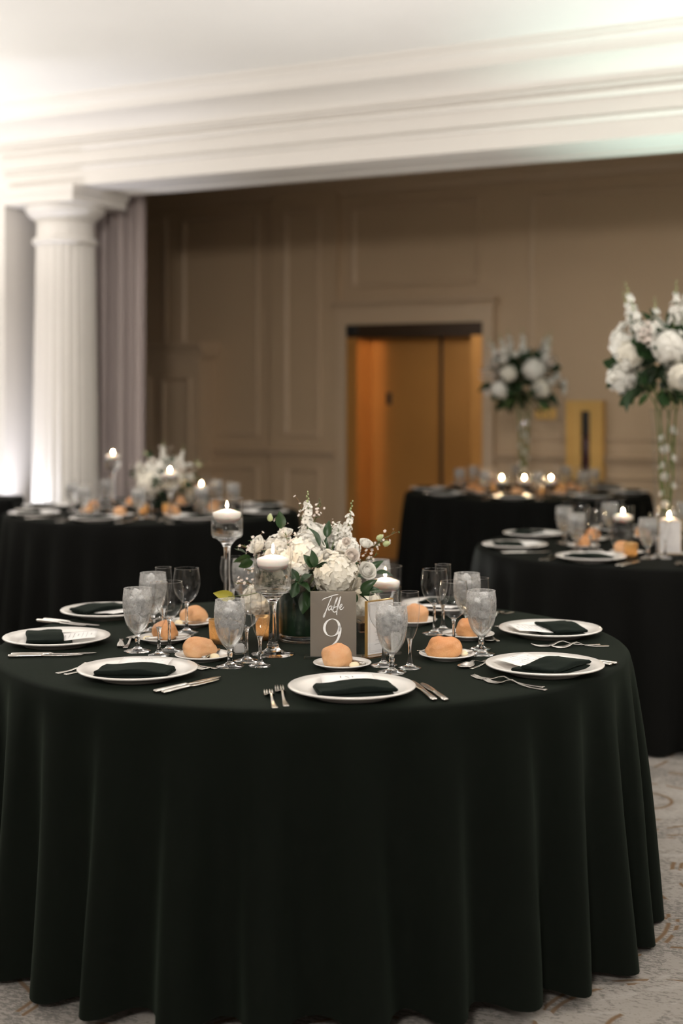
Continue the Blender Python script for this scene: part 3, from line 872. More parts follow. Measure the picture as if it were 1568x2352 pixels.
def setting(tk, seat, px, py, bread=None, glasses=None, roll=0, full=True, nap_rot=0.0, cutlery=True, mono=False, roll_rot=None, butter=None):
    """one guest's place: px,py is the plate's centre"""
    c = TABLES[tk]['c']; ph = TABLES[tk]['phrase']
    d, r_, rz = seat_frame(px, py, c)
    def at(x, y): return (px + r_.x * x + d.x * y, py + r_.y * x + d.y * y)
    S = f'{seat} setting, {ph}'
    z = TOP + .0005
    gname = lambda s: f'{s} on the {ph}'
    tag(ob('dinner_plate', PLATE, None, (px, py, z), (0, 0, rz)), f'large white dinner plate, {S}', 'plate', gname('dinner plates'))
    n = thing('folded_napkin', f'folded dark green cloth napkin on the plate, {S}', 'napkin', (px, py, z + .0108), (0, 0, rz + nap_rot), gname('napkins'))
    ob('lower_fold', NAP_LO, n, (0, -.020, .0048))
    ob('upper_fold', NAP_UP, n, (.004, -.034, .0175), (0, 0, .05))
    m = thing('menu_card', f'white menu card tucked under the napkin, {S}', 'card', (px, py, z + .0208), (0, 0, rz + nap_rot + rs.uniform(-.08, .08)), gname('menu cards'))
    ob('paper', CARD, m)
    if full: tag(ob('print', MONO if mono else PRINT, m), kind='stuff')
    bx, by = bread or at(0, .33)
    tag(ob('bread_plate', BPLATE, None, (bx, by, z), (0, 0, rz)), f'small white bread plate, {S}', 'plate', gname('bread plates'))
    rr = roll_rot if roll_rot is not None else rz + rs.uniform(-.6, .6)
    off = (-.014, .0)
    ro = (bx + r_.x * off[0], by + r_.y * off[0])
    tag(ob('bread_roll', ROLLS[roll % 5], None, (ro[0], ro[1], z + .0072), (0, 0, rr)), f'golden bread roll on the bread plate, {S}', 'bread', gname('bread rolls'))
    if full:
        b = butter or (bx + .034 * r_.x - .030 * d.x, by + .034 * r_.y - .030 * d.y)
        tag(ob('butter_ball', BUTTER, None, (b[0], b[1], z + .0082)), f'cream butter ball on the bread plate, {S}', 'butter', gname('butter balls'))
        tag(ob('butter_knife', BKNIFE, None, (bx + .052 * r_.x - .05 * d.x, by + .052 * r_.y - .05 * d.y, z + .0135), (R(-1), 0, rz + .5)), f'small butter knife across the bread plate, {S}', 'knife', gname('butter knives'))
    gl = glasses or {'goblet': at(.14, .26), 'wine': at(.14, .355), 'flute': at(.20, .308)}
    for k, txt in (('goblet', 'stemmed goblet of iced water'), ('wine', 'empty round wine glass'), ('flute', 'empty slim champagne flute')):
        if k in gl: glassware(k, gl[k][0], gl[k][1], f'{txt}, {S}', gname({'goblet': 'water goblets', 'wine': 'wine glasses', 'flute': 'champagne flutes'}[k]), 6 if full else 3)
    if cutlery:
        def cut(nm, me, x, y, a, txt, cat, flip=0):
            X, Y = at(x, y)
            tag(ob(nm, me, None, (X, Y, z), (0, 0, rz + a)), f'{txt}, {S}', cat, gname(cat + ' pieces'))
        j = lambda s: rs.uniform(-s, s)
        cut('dinner_fork', FORK, -.170 + j(.003), -.095 + j(.008), j(.03), 'long steel dinner fork beside the plate', 'fork')
        cut('salad_fork', SFORK, -.196 + j(.003), -.110 + j(.008), j(.03), 'short outer steel salad fork', 'fork')
        cut('dinner_knife', KNIFE, .182 + j(.003), -.105 + j(.006), .05 + j(.03), 'long steel dinner knife beside the plate', 'knife')
        cut('salad_knife', SKNIFE, .207 + j(.003), -.108 + j(.006), .07 + j(.03), 'short outer steel knife', 'knife')
        if full:
            cut('dessert_spoon', SPOON, .08, .205, PI / 2 + j(.1), 'steel dessert spoon laid above the plate', 'spoon')
            cut('dessert_fork', DFORK, -.075, .180, -PI / 2 + j(.1), 'steel dessert fork laid above the plate', 'fork')

setting('nine', 'front', .025, 3.432, (.002, 3.776), {'goblet': (.131, 3.714), 'wine': (.113, 3.81), 'flute': (.181, 3.773)}, 0, nap_rot=.0, mono=True, roll_rot=.1, butter=(.034, 3.742))
setting('nine', 'front-left', -.523, 3.650, (-.379, 3.896), {'goblet': (-.298, 3.798), 'wine': (-.258, 3.873), 'flute': (-.218, 3.804)}, 1, nap_rot=.5, roll_rot=-.1, butter=(-.345, 3.866))
setting('nine', 'left', -.828, 4.135, (-.520, 4.176), {'goblet': (-.577, 4.025), 'wine': (-.488, 4.032), 'flute': (-.508, 3.960)}, 4, nap_rot=.1, butter=(-.566, 4.15))
setting('nine', 'back-left', -.764, 4.657, (-.475, 4.468), {'goblet': (-.580, 4.376), 'wine': (-.473, 4.345), 'flute': (-.540, 4.311)}, 3, nap_rot=-.2, butter=(-.508, 4.445))
setting('nine', 'front-right', .530, 3.712, (.290, 3.910), {'goblet': (.391, 3.977), 'wine': (.318, 4.035), 'flute': (.396, 4.058)}, 2, nap_rot=-.1, roll_rot=.15)
setting('nine', 'right', .628, 4.283, (.378, 4.240), {'goblet': (.385, 4.366), 'wine': (.282, 4.32), 'flute': (.313, 4.388)}, 4, nap_rot=.0)
setting('nine', 'back-right', .350, 4.780, (.224, 4.506), {'goblet': (.12, 4.72)}, 0, nap_rot=.1)
glassware('wine', -.356, 4.652, 'empty wine glass behind the tall candle holder, table with the number sign', 'wine glasses on the table with the number sign')
glassware('goblet', -.322, 4.735, 'goblet of iced water behind the tall candle holder, table with the number sign', 'water goblets on the table with the number sign', 4)

SEATS = ['right', 'back-right', 'back', 'back-left', 'left', 'front-left', 'front', 'front-right']
def dress(tk, base, skip=(), cut=(0, 1, 2, 3, 4, 5, 6, 7)):
    c = TABLES[tk]['c']
    for k in range(8):
        if k in skip: continue
        a = R(base + 45 * k)
        setting(tk, SEATS[k], c[0] + .745 * math.cos(a), c[1] + .745 * math.sin(a), roll=k * 2 + 1, full=False, cutlery=k in cut)
dress('col', -18, cut=(4, 5, 6, 7))
dress('tall', 6, cut=(4, 5, 6, 7))
dress('lift', 30, cut=(5, 6))

# ------------------------------------------------------------------ candles
def cup_meshes(r, z0, z1, foot):
    """cylindrical cup from z0 to z1 on a stem; foot = (radius) or None for a straight cylinder"""
    out = {}
    g = G().lathe([(0, z0 + .004), (r - .006, z0 + .004), (r - .001, z0 + .010), (r, z0 + .02), (r, z1)], 40); ring(g, r, z1, .0013, 40)
    out['cup'] = g.me('cup', M['glass'])
    if foot:
        out['stem'] = G().lathe([(0, .018)] + smooth_prof([(.016, .018), (.017, .026), (.013, .034), (.012, .05), (.0095, (z0 + .05) * .5), (.0105, z0 - .04), (.016, z0 - .02), (r * .62, z0 - .004), (r - .004, z0 + .003)]) + [(r - .006, z0 + .006), (0, z0 + .0035)], 28).me('stem', M['solid'])
        out['foot'] = G().lathe([(0, 0), (foot - .001, 0), (foot, .0015), (foot - .002, .003), (foot * .6, .007), (.022, .013), (.018, .0185), (0, .019)], 40).me('foot', M['solid'])
    return out
FLAME = G().lathe(smooth_prof([(.0008, 0), (.0036, .0035), (.0046, .008), (.0036, .013), (.0016, .017), (.0003, .020)]), 12).me('flame', M['flame'])
WICK = G().tube([(0, 0, 0), (.0004, 0, .006), (.0016, 0, .011)], .0008, 6).me('wick', M['wick'])
WAX = G().lathe([(0, -.024), (.022, -.023), (.036, -.016), (.0435, -.004), (.0455, .006), (.0442, .0125), (.036, .0155), (.020, .020), (.008, .0225), (.004, .021), (0, .021)], 40).me('wax', M['wax'])
def candle(x, y, z, label, group, me=None, s=1.0):
    t = thing('floating_candle', label, 'candle', (x, y, z), (0, 0, rs.uniform(0, 6)), group)
    t.scale = (s, s, s)
    ob('wax', me or WAX, t); ob('wick', WICK, t, (0, 0, .0205)); ob('flame', FLAME, t, (0, 0, .0265))
    return t
HOLD = {}
def holder(x, y, kind, where, tk):
    r, z0, z1, fo = {'tall': (.0515, .268, .396, .056), 'mid': (.0525, .172, .314, .061), 'short': (.0515, .0, .196, None), 'low': (.0515, 0, .150, None)}[kind]
    if kind not in HOLD:
        d = cup_meshes(r, z0, z1, fo)
        wz = z1 - .064
        ww = [(0, z0 + .0055), (r - .009, z0 + .0055), (r - .0022, z0 + .012), (r - .0012, z0 + .022), (r - .0012, wz), (0, wz)]
        d['water'] = G().lathe(ww, 40).me('holder_water', M['water'])
        HOLD[kind] = (d, wz)
    d, wz = HOLD[kind]
    txt = {'tall': 'tallest stemmed glass holder', 'mid': 'medium stemmed glass holder', 'short': 'straight glass cylinder holder', 'low': 'low glass cylinder holder'}[kind]
    t = thing('candle_holder', f'{txt}, {where}', 'candle holder', (x, y, TOP + .0005), (0, 0, 0), f'candle holders on the {TABLES[tk]["phrase"]}')
    for k in ('cup', 'stem', 'foot', 'water'):
        if k in d: ob(k, d[k], t)
    candle(x, y, TOP + wz + .006, f'lit white candle, {kind} holder, {where}', f'candles on the {TABLES[tk]["phrase"]}')
W9 = 'table with the number sign'
holder(-.366, 4.55, 'tall', W9, 'nine')
holder(-.192, 3.977, 'mid', W9, 'nine')
holder(.135, 4.40, 'short', W9, 'nine')
holder(-1.43, 8.90, 'tall', TABLES['col']['phrase'], 'col')
holder(-1.010, 8.38, 'mid', TABLES['col']['phrase'], 'col')
holder(-.88, 8.94, 'short', TABLES['col']['phrase'], 'col')
holder(1.345, 6.80, 'short', 'nearer the bread rolls, ' + TABLES['tall']['phrase'], 'tall')
holder(1.52, 6.60, 'short', 'in front of the vase, ' + TABLES['tall']['phrase'], 'tall')
for x, w in ((1.177, 'nearest the elevator'), (1.343, 'in front of the vase'), (1.539, 'nearest the wall cabinet')):
    holder(x, 10.45, 'low', f'{w}, {TABLES["lift"]["phrase"]}', 'lift')

VOT = G().lathe([(0, .004), (.024, .004), (.026, .006), (.030, .068), (.0305, .070), (.0315, .070), (.031, .067), (.027, .004), (.024, 0), (0, 0)], 28).me('votive_cup', M['mercury'])
TEA = G().lathe([(0, -.012), (.018, -.012), (.0185, .004), (.006, .006), (0, .006)], 20).me('tealight', M['wax'])
def votive(x, y, where, tk):
    ph = TABLES[tk]['phrase']
    tag(ob('votive_cup', VOT, None, (x, y, TOP + .0005)), f'gold mercury votive cup, {where}, {ph}', 'candle holder', f'votive cups on the {ph}')
    t = thing('tealight_candle', f'lit tealight, votive {where}, {ph}', 'candle', (x, y, TOP + .0175), (0, 0, 0), f'tealights on the {ph}')
    ob('wax', TEA, t); ob('wick', WICK, t, (0, 0, .004)); ob('flame', FLAME, t, (0, 0, .009))
votive(-.357, 4.152, 'beside the bread rolls', 'nine')
votive(.10, 4.26, 'behind the table number', 'nine')
votive(-.225, 4.22, 'behind the medium candle holder', 'nine')
votive(-1.20, 8.60, 'before the bouquet', 'col')
votive(-1.06, 8.66, 'beside the medium candle holder', 'col')
votive(1.285, 6.32, 'beside a bread roll', 'tall')
votive(1.62, 6.50, 'beside the vase', 'tall')
votive(1.145, 10.627, 'nearest the elevator', 'lift')
votive(1.443, 10.375, 'in front of the vase', 'lift')
votive(1.636, 10.556, 'nearest the wall cabinet', 'lift')
votive(1.626, 10.756, 'farthest from the elevator', 'lift')

# salt and pepper shakers
def shaker(x, y, fill, label):
    t = thing('shaker', label, 'shaker', (x, y, TOP + .0005), (0, 0, .3), 'salt and pepper shakers')
    ob('jar', G().rbox(.032, .032, .036, .004, (2, 2, 2), (0, 0, .018)).me('jar', M['glass']), t)
    ob('contents', G().rbox(.027, .027, .024, .003, (2, 2, 2), (0, 0, .0155)).me('contents', M[fill]), t)
    ob('cap', G().lathe([(0, .036), (.012, .036), (.0125, .040), (.0118, .048), (.008, .053), (0, .054)], 20).me('cap', M['steel']), t)
shaker(-.287, 3.985, 'salt', 'small glass salt shaker with steel cap beside the medium candle holder')
shaker(.066, 4.355, 'pepper', 'small glass pepper shaker with steel cap behind the table number')

# ------------------------------------------------------------------ table number sign
def ribbon(g, pts, widths, z0, z1, closed=False):
    n = len(pts); L = []; Rr = []
    for i in range(n):
        a = pts[(i - 1) % n] if closed else pts[max(0, i - 1)]
        b = pts[(i + 1) % n] if closed else pts[min(n - 1, i + 1)]
        d = Vector((b[0] - a[0], b[1] - a[1])); d = d.normalized() if d.length > 1e-9 else Vector((1, 0))
        nn = Vector((-d.y, d.x)) * widths[i] / 2
        L.append((pts[i][0] + nn.x, pts[i][1] + nn.y)); Rr.append((pts[i][0] - nn.x, pts[i][1] - nn.y))
    vs = []
    for i in range(n):
        vs += [(L[i][0], -z0, L[i][1]), (Rr[i][0], -z0, Rr[i][1]), (L[i][0], -z1, L[i][1]), (Rr[i][0], -z1, Rr[i][1])]
    fs = []
    for i in range(n if closed else n - 1):
        a, b = 4 * i, 4 * ((i + 1) % n)
        fs += [(a + 2, a + 3, b + 3, b + 2), (a, b, b + 1, a + 1), (a, a + 2, b + 2, b), (a + 1, b + 1, b + 3, a + 3)]
    g.add(vs, fs)
sg = thing('table_number_sign', 'frosted acrylic sign reading Table 9 in white lettering', 'sign', (-.0225, 3.918, TOP + .0005), (0, 0, R(-3)))
SW, SH = .127, .180
ob('panel', G().rbox(SW, .0045, SH, .0012, (2, 1, 2), (0, 0, SH / 2 + .004)).me('panel', M['acrylic'], False), sg)
ob('base', G().rbox(.160, .040, .007, .0015, (2, 2, 1), (0, 0, .0035)).me('base', M['acrylic_clear'], False), sg)
def sx(p):  # lettering layout, drawn on a 330 x 455 field whose top edge is y=785
    return ((p[0] - 925) * SW / 333, SH + .004 - (p[1] - 785) * SH / 470)
def stroke(g, pts, w, per=8, closed=False):
    q = spline([(*sx(p), (p[2] if len(p) > 2 else 1) * w) for p in pts], per, closed)
    ribbon(g, [(a, b) for a, b, c in q], [c for a, b, c in q], .0023, .0029, closed)
g = G()
stroke(g, [(845, 850, .6), (858, 838, 1), (890, 826, 1), (930, 812, 1), (963, 806, .5)], .0022)
ob('letter', g.me('letter', M['white_vinyl'], False), sg); g = G()
stroke(g, [(916, 822, .7), (902, 850), (888, 885), (875, 920), (864, 955), (858, 970, .8), (852, 966, .6), (858, 950, .6), (872, 925, .5)], .0023)
ob('letter', g.me('letter', M['white_vinyl'], False), sg); g = G()
stroke(g, [(916, 893, .8), (905, 890), (893, 900), (889, 915), (896, 920), (908, 908), (917, 890), (912, 908), (913, 918), (921, 915, .7)], .0021, 6)
ob('letter', g.me('letter', M['white_vinyl'], False), sg); g = G()
stroke(g, [(921, 915, .7), (935, 880), (951, 846), (955, 832, .9), (950, 832, .8), (940, 860), (931, 895), (922, 922), (932, 934), (949, 926), (957, 906), (948, 894), (931, 904, .8)], .0021, 6)
ob('letter', g.me('letter', M['white_vinyl'], False), sg); g = G()
stroke(g, [(957, 908, .7), (966, 878), (974, 845), (980, 826, .9), (974, 826, .8), (966, 850), (957, 885), (952, 920), (950, 950), (954, 955, .7)], .0021, 6)
ob('letter', g.me('letter', M['white_vinyl'], False), sg); g = G()
stroke(g, [(966, 905, .7), (978, 900), (988, 885), (986, 876), (976, 884), (972, 902), (978, 915), (990, 910), (1004, 893, .5)], .0021, 6)
ob('letter', g.me('letter', M['white_vinyl'], False), sg)
g = G()
ring9 = []
for k in range(40):
    a = 2 * PI * k / 40
    ring9.append((915 + 54 * math.cos(a) - 4 * math.sin(a), 1045 + 62 * math.sin(a), .55 + 2.9 * abs(math.cos(a)) ** 1.6 * (1 if math.cos(a) > 0 else .9)))
stroke(g, ring9, .0022, 2, True)
stroke(g, [(969, 1030, 3.4), (974, 1060, 3.5), (968, 1100, 3.1), (950, 1140, 2.4), (920, 1170, 1.7), (890, 1186, 1.1), (866, 1192, .7)], .0022)
ob('numeral', g.me('numeral', M['white_vinyl'], False), sg)

def card_frame(x, y, rz, label):
    t = thing('framed_card', label, 'sign', (x, y, TOP + .0005), (0, 0, rz), 'framed cards on the tables')
    w, h = .10, .155
    ob('gold_edge', G().box(-w / 2, w / 2, .000, .010, .004, h).me('gold_edge', M['gold'], False), t)
    ob('card', G().box(-w / 2 + .002, w / 2 - .002, -.0005, -.0001, .007, h - .003).me('card', M['card'], False), t)
    ob('cover', G().box(-w / 2, w / 2, -.0035, -.0012, .004, h).me('cover', M['acrylic_clear'], False), t)
    g = G()
    for (a, b, c, d) in ((-.041, .041, .013, .0137), (-.041, .041, .1455, .1462), (-.041, -.0403, .013, .146), (.0403, .041, .013, .146), (-.038, .038, .017, .0174), (-.038, .038, .142, .1424)):
        g.box(a, b, -.0009, -.0005, c, d)
    for k in range(8): g.box(-.022 + .003 * (k % 3), .022 - .004 * (k % 2), -.0009, -.0005, .034 + k * .011, .0352 + k * .011)
    tag(ob('print', g.me('print', M['ink_soft'], False), t), kind='stuff')
    ob('base', G().rbox(.125, .045, .006, .0015, (2, 2, 1), (0, 0, .003)).me('base', M['acrylic_clear'], False), t)
card_frame(.108, 3.955, R(42), 'white card in a gold-edged stand beside the table number')
card_frame(1.495, 6.475, R(-10), 'white card in a gold-edged stand, table with the taller glass vase')

# ------------------------------------------------------------------ flowers
def leaf_mesh(name, mat, L=.05, w=.016, curl=.25, fold=.35, seed=0):
    rows = []
    for i in range(9):
        t = i / 8
        ww = w * math.sin(PI * t ** .8) ** .9 if 0 < t < 1 else .0004
        bend = curl * L * t * t
        row = []
        for c in (-1, -.5, 0, .5, 1):
            row.append((c * ww, t * L, -bend + abs(c) * ww * fold + .0015 * math.sin(t * 9 + seed) * abs(c)))
        rows.append(row)
    vs, fs = grid_strip(rows)
    return mesh(name, vs, fs, M[mat])
LEAF = [leaf_mesh('leaf', 'leaf', .050, .015, .20, .30, 0), leaf_mesh('leaf', 'leaf', .055, .014, .40, .45, 2), leaf_mesh('leaf', 'leaf', .046, .016, .05, .25, 4)]
LEAF_Y = leaf_mesh('leaf', 'leaf_yellow', .062, .016, .5, .5, 1)
LEAF_M = leaf_mesh('leaf', 'leaf_mid', .045, .010, .3, .4, 3)
def aim(d, up=None):
    d = Vector(d).normalized()
    return Vector((0, 1, 0)).rotation_difference(d)
def look(d): return Vector((0, 0, 1)).rotation_difference(Vector(d).normalized())
def place(o, loc, q, s=1.0):
    o.rotation_mode = 'QUATERNION'; o.location = loc; o.rotation_quaternion = q; o.scale = (s, s, s); return o
def add_leaf(par, loc, d, s=1.0, roll=0.0, me=None, rnd=random):
    """leaf whose base sits at loc and whose blade runs along d, turned by roll about it"""
    from mathutils import Quaternion
    q = Quaternion(Vector(d).normalized(), roll) @ aim(d)
    return place(ob('leaf', me or rnd.choice(LEAF), par), loc, q, s)

def hydrangea_mesh(r, n, mat, seed):
    rnd = random.Random(seed); g = G()
    g.lathe([(0, -r * .88), (r * .5, -r * .74), (r * .84, -r * .25), (r * .90, r * .05), (r * .76, r * .47), (r * .42, r * .80), (0, r * .90)], 16)
    ga = PI * (3 - 5 ** .5)
    for i in range(n):
        z = 1 - 1.92 * (i + .5) / n
        a = i * ga + rnd.uniform(-.12, .12)
        rr = math.sqrt(max(0, 1 - z * z))
        nrm = Vector((rr * math.cos(a), rr * math.sin(a), z)); nrm = (nrm + Vector((rnd.uniform(-.3, .3), rnd.uniform(-.3, .3), rnd.uniform(-.3, .3)))).normalized()
        lump = 1 + .14 * mnoise.noise(nrm * 2.2 + Vector((seed, 0, 0)))
        c = nrm * r * lump * rnd.uniform(.90, 1.05)
        q = look(nrm); sp = rnd.uniform(0, PI / 2); ps = r * rnd.uniform(.185, .25)
        for k in range(4):
            b = sp + k * PI / 2
            e1 = Vector((math.cos(b), math.sin(b), 0)); e2 = Vector((-math.sin(b), math.cos(b), 0))
            up = Vector((0, 0, 1)); cv = rnd.uniform(-.1, .35)
            pts = [Vector((0, 0, 0)), e1 * ps * .5 - e2 * ps * .48 + up * ps * .14, e1 * ps * .98 - e2 * ps * .25 + up * ps * cv, e1 * ps * 1.08 + e2 * ps * .02 + up * ps * (cv - .05), e1 * ps * .95 + e2 * ps * .3 + up * ps * cv, e1 * ps * .5 + e2 * ps * .5 + up * ps * .12]
            g.add([c + q @ p for p in pts], [(0, 1, 2, 3), (0, 3, 4, 5)])
    return g.me('hydrangea', M[mat])

def petal_mesh(r, q_, mat, seed):
    """one rose petal; q_ runs 0 (heart) to 1 (outermost)"""
    rnd = random.Random(seed); rows = []
    half = R(62 + 8 * rnd.random())
    for i in range(7):
        v = i / 6
        rho = r * (.10 + .84 * q_) * max(.05, math.sin(min(1, v * 1.25) * PI / 2)) ** .8 * (1 - .22 * v * v * (1 - q_ * .6)) + r * .16 * max(0, q_ - .5) * 2 * v ** 5
        z = r * (1.22 - .30 * q_) * v - r * .10 * q_ * v ** 6
        row = []
        for j in range(7):
            s = (j - 3) / 3
            a = half * s * (.55 + .45 * math.sin(PI * (.25 + .5 * v)))
            tip = -.16 * r * abs(s) ** 2.2 * v
            ruf = .035 * r * math.sin(s * 5 + seed) * v ** 2
            row.append(((rho + ruf) * math.cos(a), (rho + ruf) * math.sin(a), z + tip + ruf * .6))
        rows.append(row)
    vs, fs = grid_strip(rows)
    return mesh('petal', vs, fs, M[mat])
ROSE = {}
def rose(par, loc, d, r, mat='petal', name='rose', seed=0, layers=((0.14, 3), (.32, 3), (.50, 4), (.72, 5), (.95, 5)), each=True):
    key = (mat, layers)
    if key not in ROSE: ROSE[key] = [[petal_mesh(1.0, q_, mat, i * 7 + k) for k in range(2)] for i, (q_, n) in enumerate(layers)]
    core = ob(name, G().lathe([(0, -.25), (.25, -.1), (.48, .15), (.40, .5), (.24, .85), (0, .98)], 12).me('rose_heart', M[mat]) if (key, 'c') not in ROSE else ROSE[(key, 'c')], par)
    ROSE[(key, 'c')] = core.data
    place(core, loc, look(d), r * .9)
    rnd = random.Random(seed)
    for i, (q_, n) in enumerate(layers):
        off = rnd.uniform(0, 6)
        for k in range(n):
            ob('petal', ROSE[key][i][k % 2], core, (0, 0, -.12 * q_), (0, 0, off + k * 2 * PI / n + rnd.uniform(-.15, .15)), (rnd.uniform(.93, 1.05),) * 3)
    return core
def blossom_mesh(seed, mat):
    g = G(); rnd = random.Random(seed)
    g.lathe([(0, 0), (.22, .05), (.30, .35), (.34, .6), (.2, .62)], 8)
    for k in range(5):
        a = 2 * PI * k / 5 + rnd.uniform(-.2, .2); e1 = Vector((math.cos(a), math.sin(a), 0)); e2 = Vector((-math.sin(a), math.cos(a), 0))
        rows = []
        for i in range(4):
            t = i / 3; w = (.18 + .42 * t) * (1 if t < 1 else .55)
            rows.append([e1 * (.22 + .55 * t) + e2 * (s * w) + Vector((0, 0, .58 + .28 * t * (1 - t * 1.2) + .10 * math.sin(s * 4 + k + seed) * t)) for s in (-1, -.5, 0, .5, 1)])
        vs, fs = grid_strip(rows); g.add(vs, fs)
    return g.me('blossom', M[mat])
BLOS = [blossom_mesh(i, 'petal') for i in range(3)]
BUD = G().lathe([(0, 0), (.3, .1), (.42, .45), (.28, .85), (0, 1.1)], 8).me('bud', M['bud'])
def snapdragon(par, a, b, n=15, s0=.015, seed=0, bud_from=.72):
    rnd = random.Random(seed); a, b = Vector(a), Vector(b)
    st = ob('snapdragon_spike', G().tube([a - (b - a) * .35, a, (a + b) / 2 + Vector((.003, 0, 0)), b], [.0026, .0024, .0018, .0008], 6).me('snapdragon_stem', M['stem']), par)
    ax = (b - a).normalized(); x = ax.orthogonal().normalized(); y = ax.cross(x)
    for i in range(n):
        t = i / (n - 1); ang = i * 2.4
        out = (x * math.cos(ang) + y * math.sin(ang))
        p = a + (b - a) * t + out * .002
        if t < bud_from:
            o = ob('blossom', rnd.choice(BLOS), st); place(o, p, look(out + ax * (.25 + t)), s0 * (1.05 - .5 * t))
        else:
            o = ob('bud', BUD, st); place(o, p, look(out * (1.1 - t) + ax), s0 * (.75 - .48 * t))
    return st
FLOR = {}
def floret_mesh(mat, seed):
    g = G(); rnd = random.Random(seed)
    for k in range(5):
        a = 2 * PI * k / 5; e1 = Vector((math.cos(a), math.sin(a), 0)); e2 = Vector((-math.sin(a), math.cos(a), 0)); u = Vector((0, 0, 1))
        g.add([Vector((0, 0, 0)), e1 * .5 - e2 * .42 + u * .12, e1 * 1.0 + u * .2, e1 * .5 + e2 * .42 + u * .12], [(0, 1, 2, 3)])
    g.lathe([(0, -.3), (.22, -.2), (.25, .05), (.1, .15), (0, .15)], 7)
    return g.v, g.f
FV, FF = floret_mesh('wax_pink', 1)
def waxflower(par, base, tip, n=16, spread=.03, seed=0, size=.0052, mat='wax_pink', needles=10):
    """thin branched sprig with tiny florets"""
    rnd = random.Random(seed); base, tip = Vector(base), Vector(tip); g = G(); fl = G(); nd = G()
    g.tube([base, (base + tip) / 2 + Vector((rnd.uniform(-.006, .006), 0, rnd.uniform(-.004, .006))), tip], [.0012, .001, .0006], 5)
    ax = (tip - base)
    for i in range(n):
        t = rnd.uniform(.35, 1.0); p = base + ax * t
        o = p + Vector((rnd.uniform(-1, 1), rnd.uniform(-1, 1), rnd.uniform(-.5, 1))) * spread * rnd.uniform(.4, 1)
        g.tube([p - ax * .06, (p + o) / 2 + Vector((0, 0, .002)), o], .0005, 4)
        q = look(o - p + Vector((0, -.4 * spread, .2 * spread))); s = size * rnd.uniform(.7, 1.15)
        fl.add([o + q @ (v * s) for v in FV], FF)
    for i in range(needles):
        t = rnd.uniform(.3, 1.05); p = base + ax * t
        o = p + (ax.normalized() * .6 + Vector((rnd.uniform(-1, 1), rnd.uniform(-1, 1), rnd.uniform(-1, 1))) * .6) * spread * .7
        nd.tube([p, (p + o) / 2, o], [.0008, .0011, .0003], 4)
    st = ob('waxflower_sprig', g.me('waxflower_twig', M['twig']), par)
    tag(ob('florets', fl.me('florets', M[mat]), st), kind='stuff')
    if needles: tag(ob('needle_leaves', nd.me('needle_leaves', M['leaf_mid']), st), kind='stuff')
    return st

def low_vase(x, y, tk):
    ph = TABLES[tk]['phrase']
    t = thing('cylinder_vase', f'leaf-lined dark green glass cylinder vase, {ph}', 'vase', (x, y, TOP + .0005), (0, 0, 0), 'low centrepiece vases')
    g = G().lathe([(0, .0005), (.072, .0005), (.0755, .004), (.0762, .012), (.0762, .150)], 48); ring(g, .0762, .150, .0012, 48)
    ob('glass_wall', g.me('vase_glass', M['glass']), t)
    ob('leaf_lining', G().lathe([(0, .020), (.071, .020), (.0735, .024), (.0738, .147), (.070, .147), (.068, .03), (0, .03)], 48).me('leaf_lining', M['lining']), t)
    ob('thick_base', G().lathe([(0, .002), (.0715, .002), (.0735, .006), (.073, .017), (0, .018)], 48).me('thick_base', M['solid']), t)
VX, VY = -.110, 4.212
low_vase(VX, VY, 'nine')
low_vase(-1.13, 8.95, 'col')

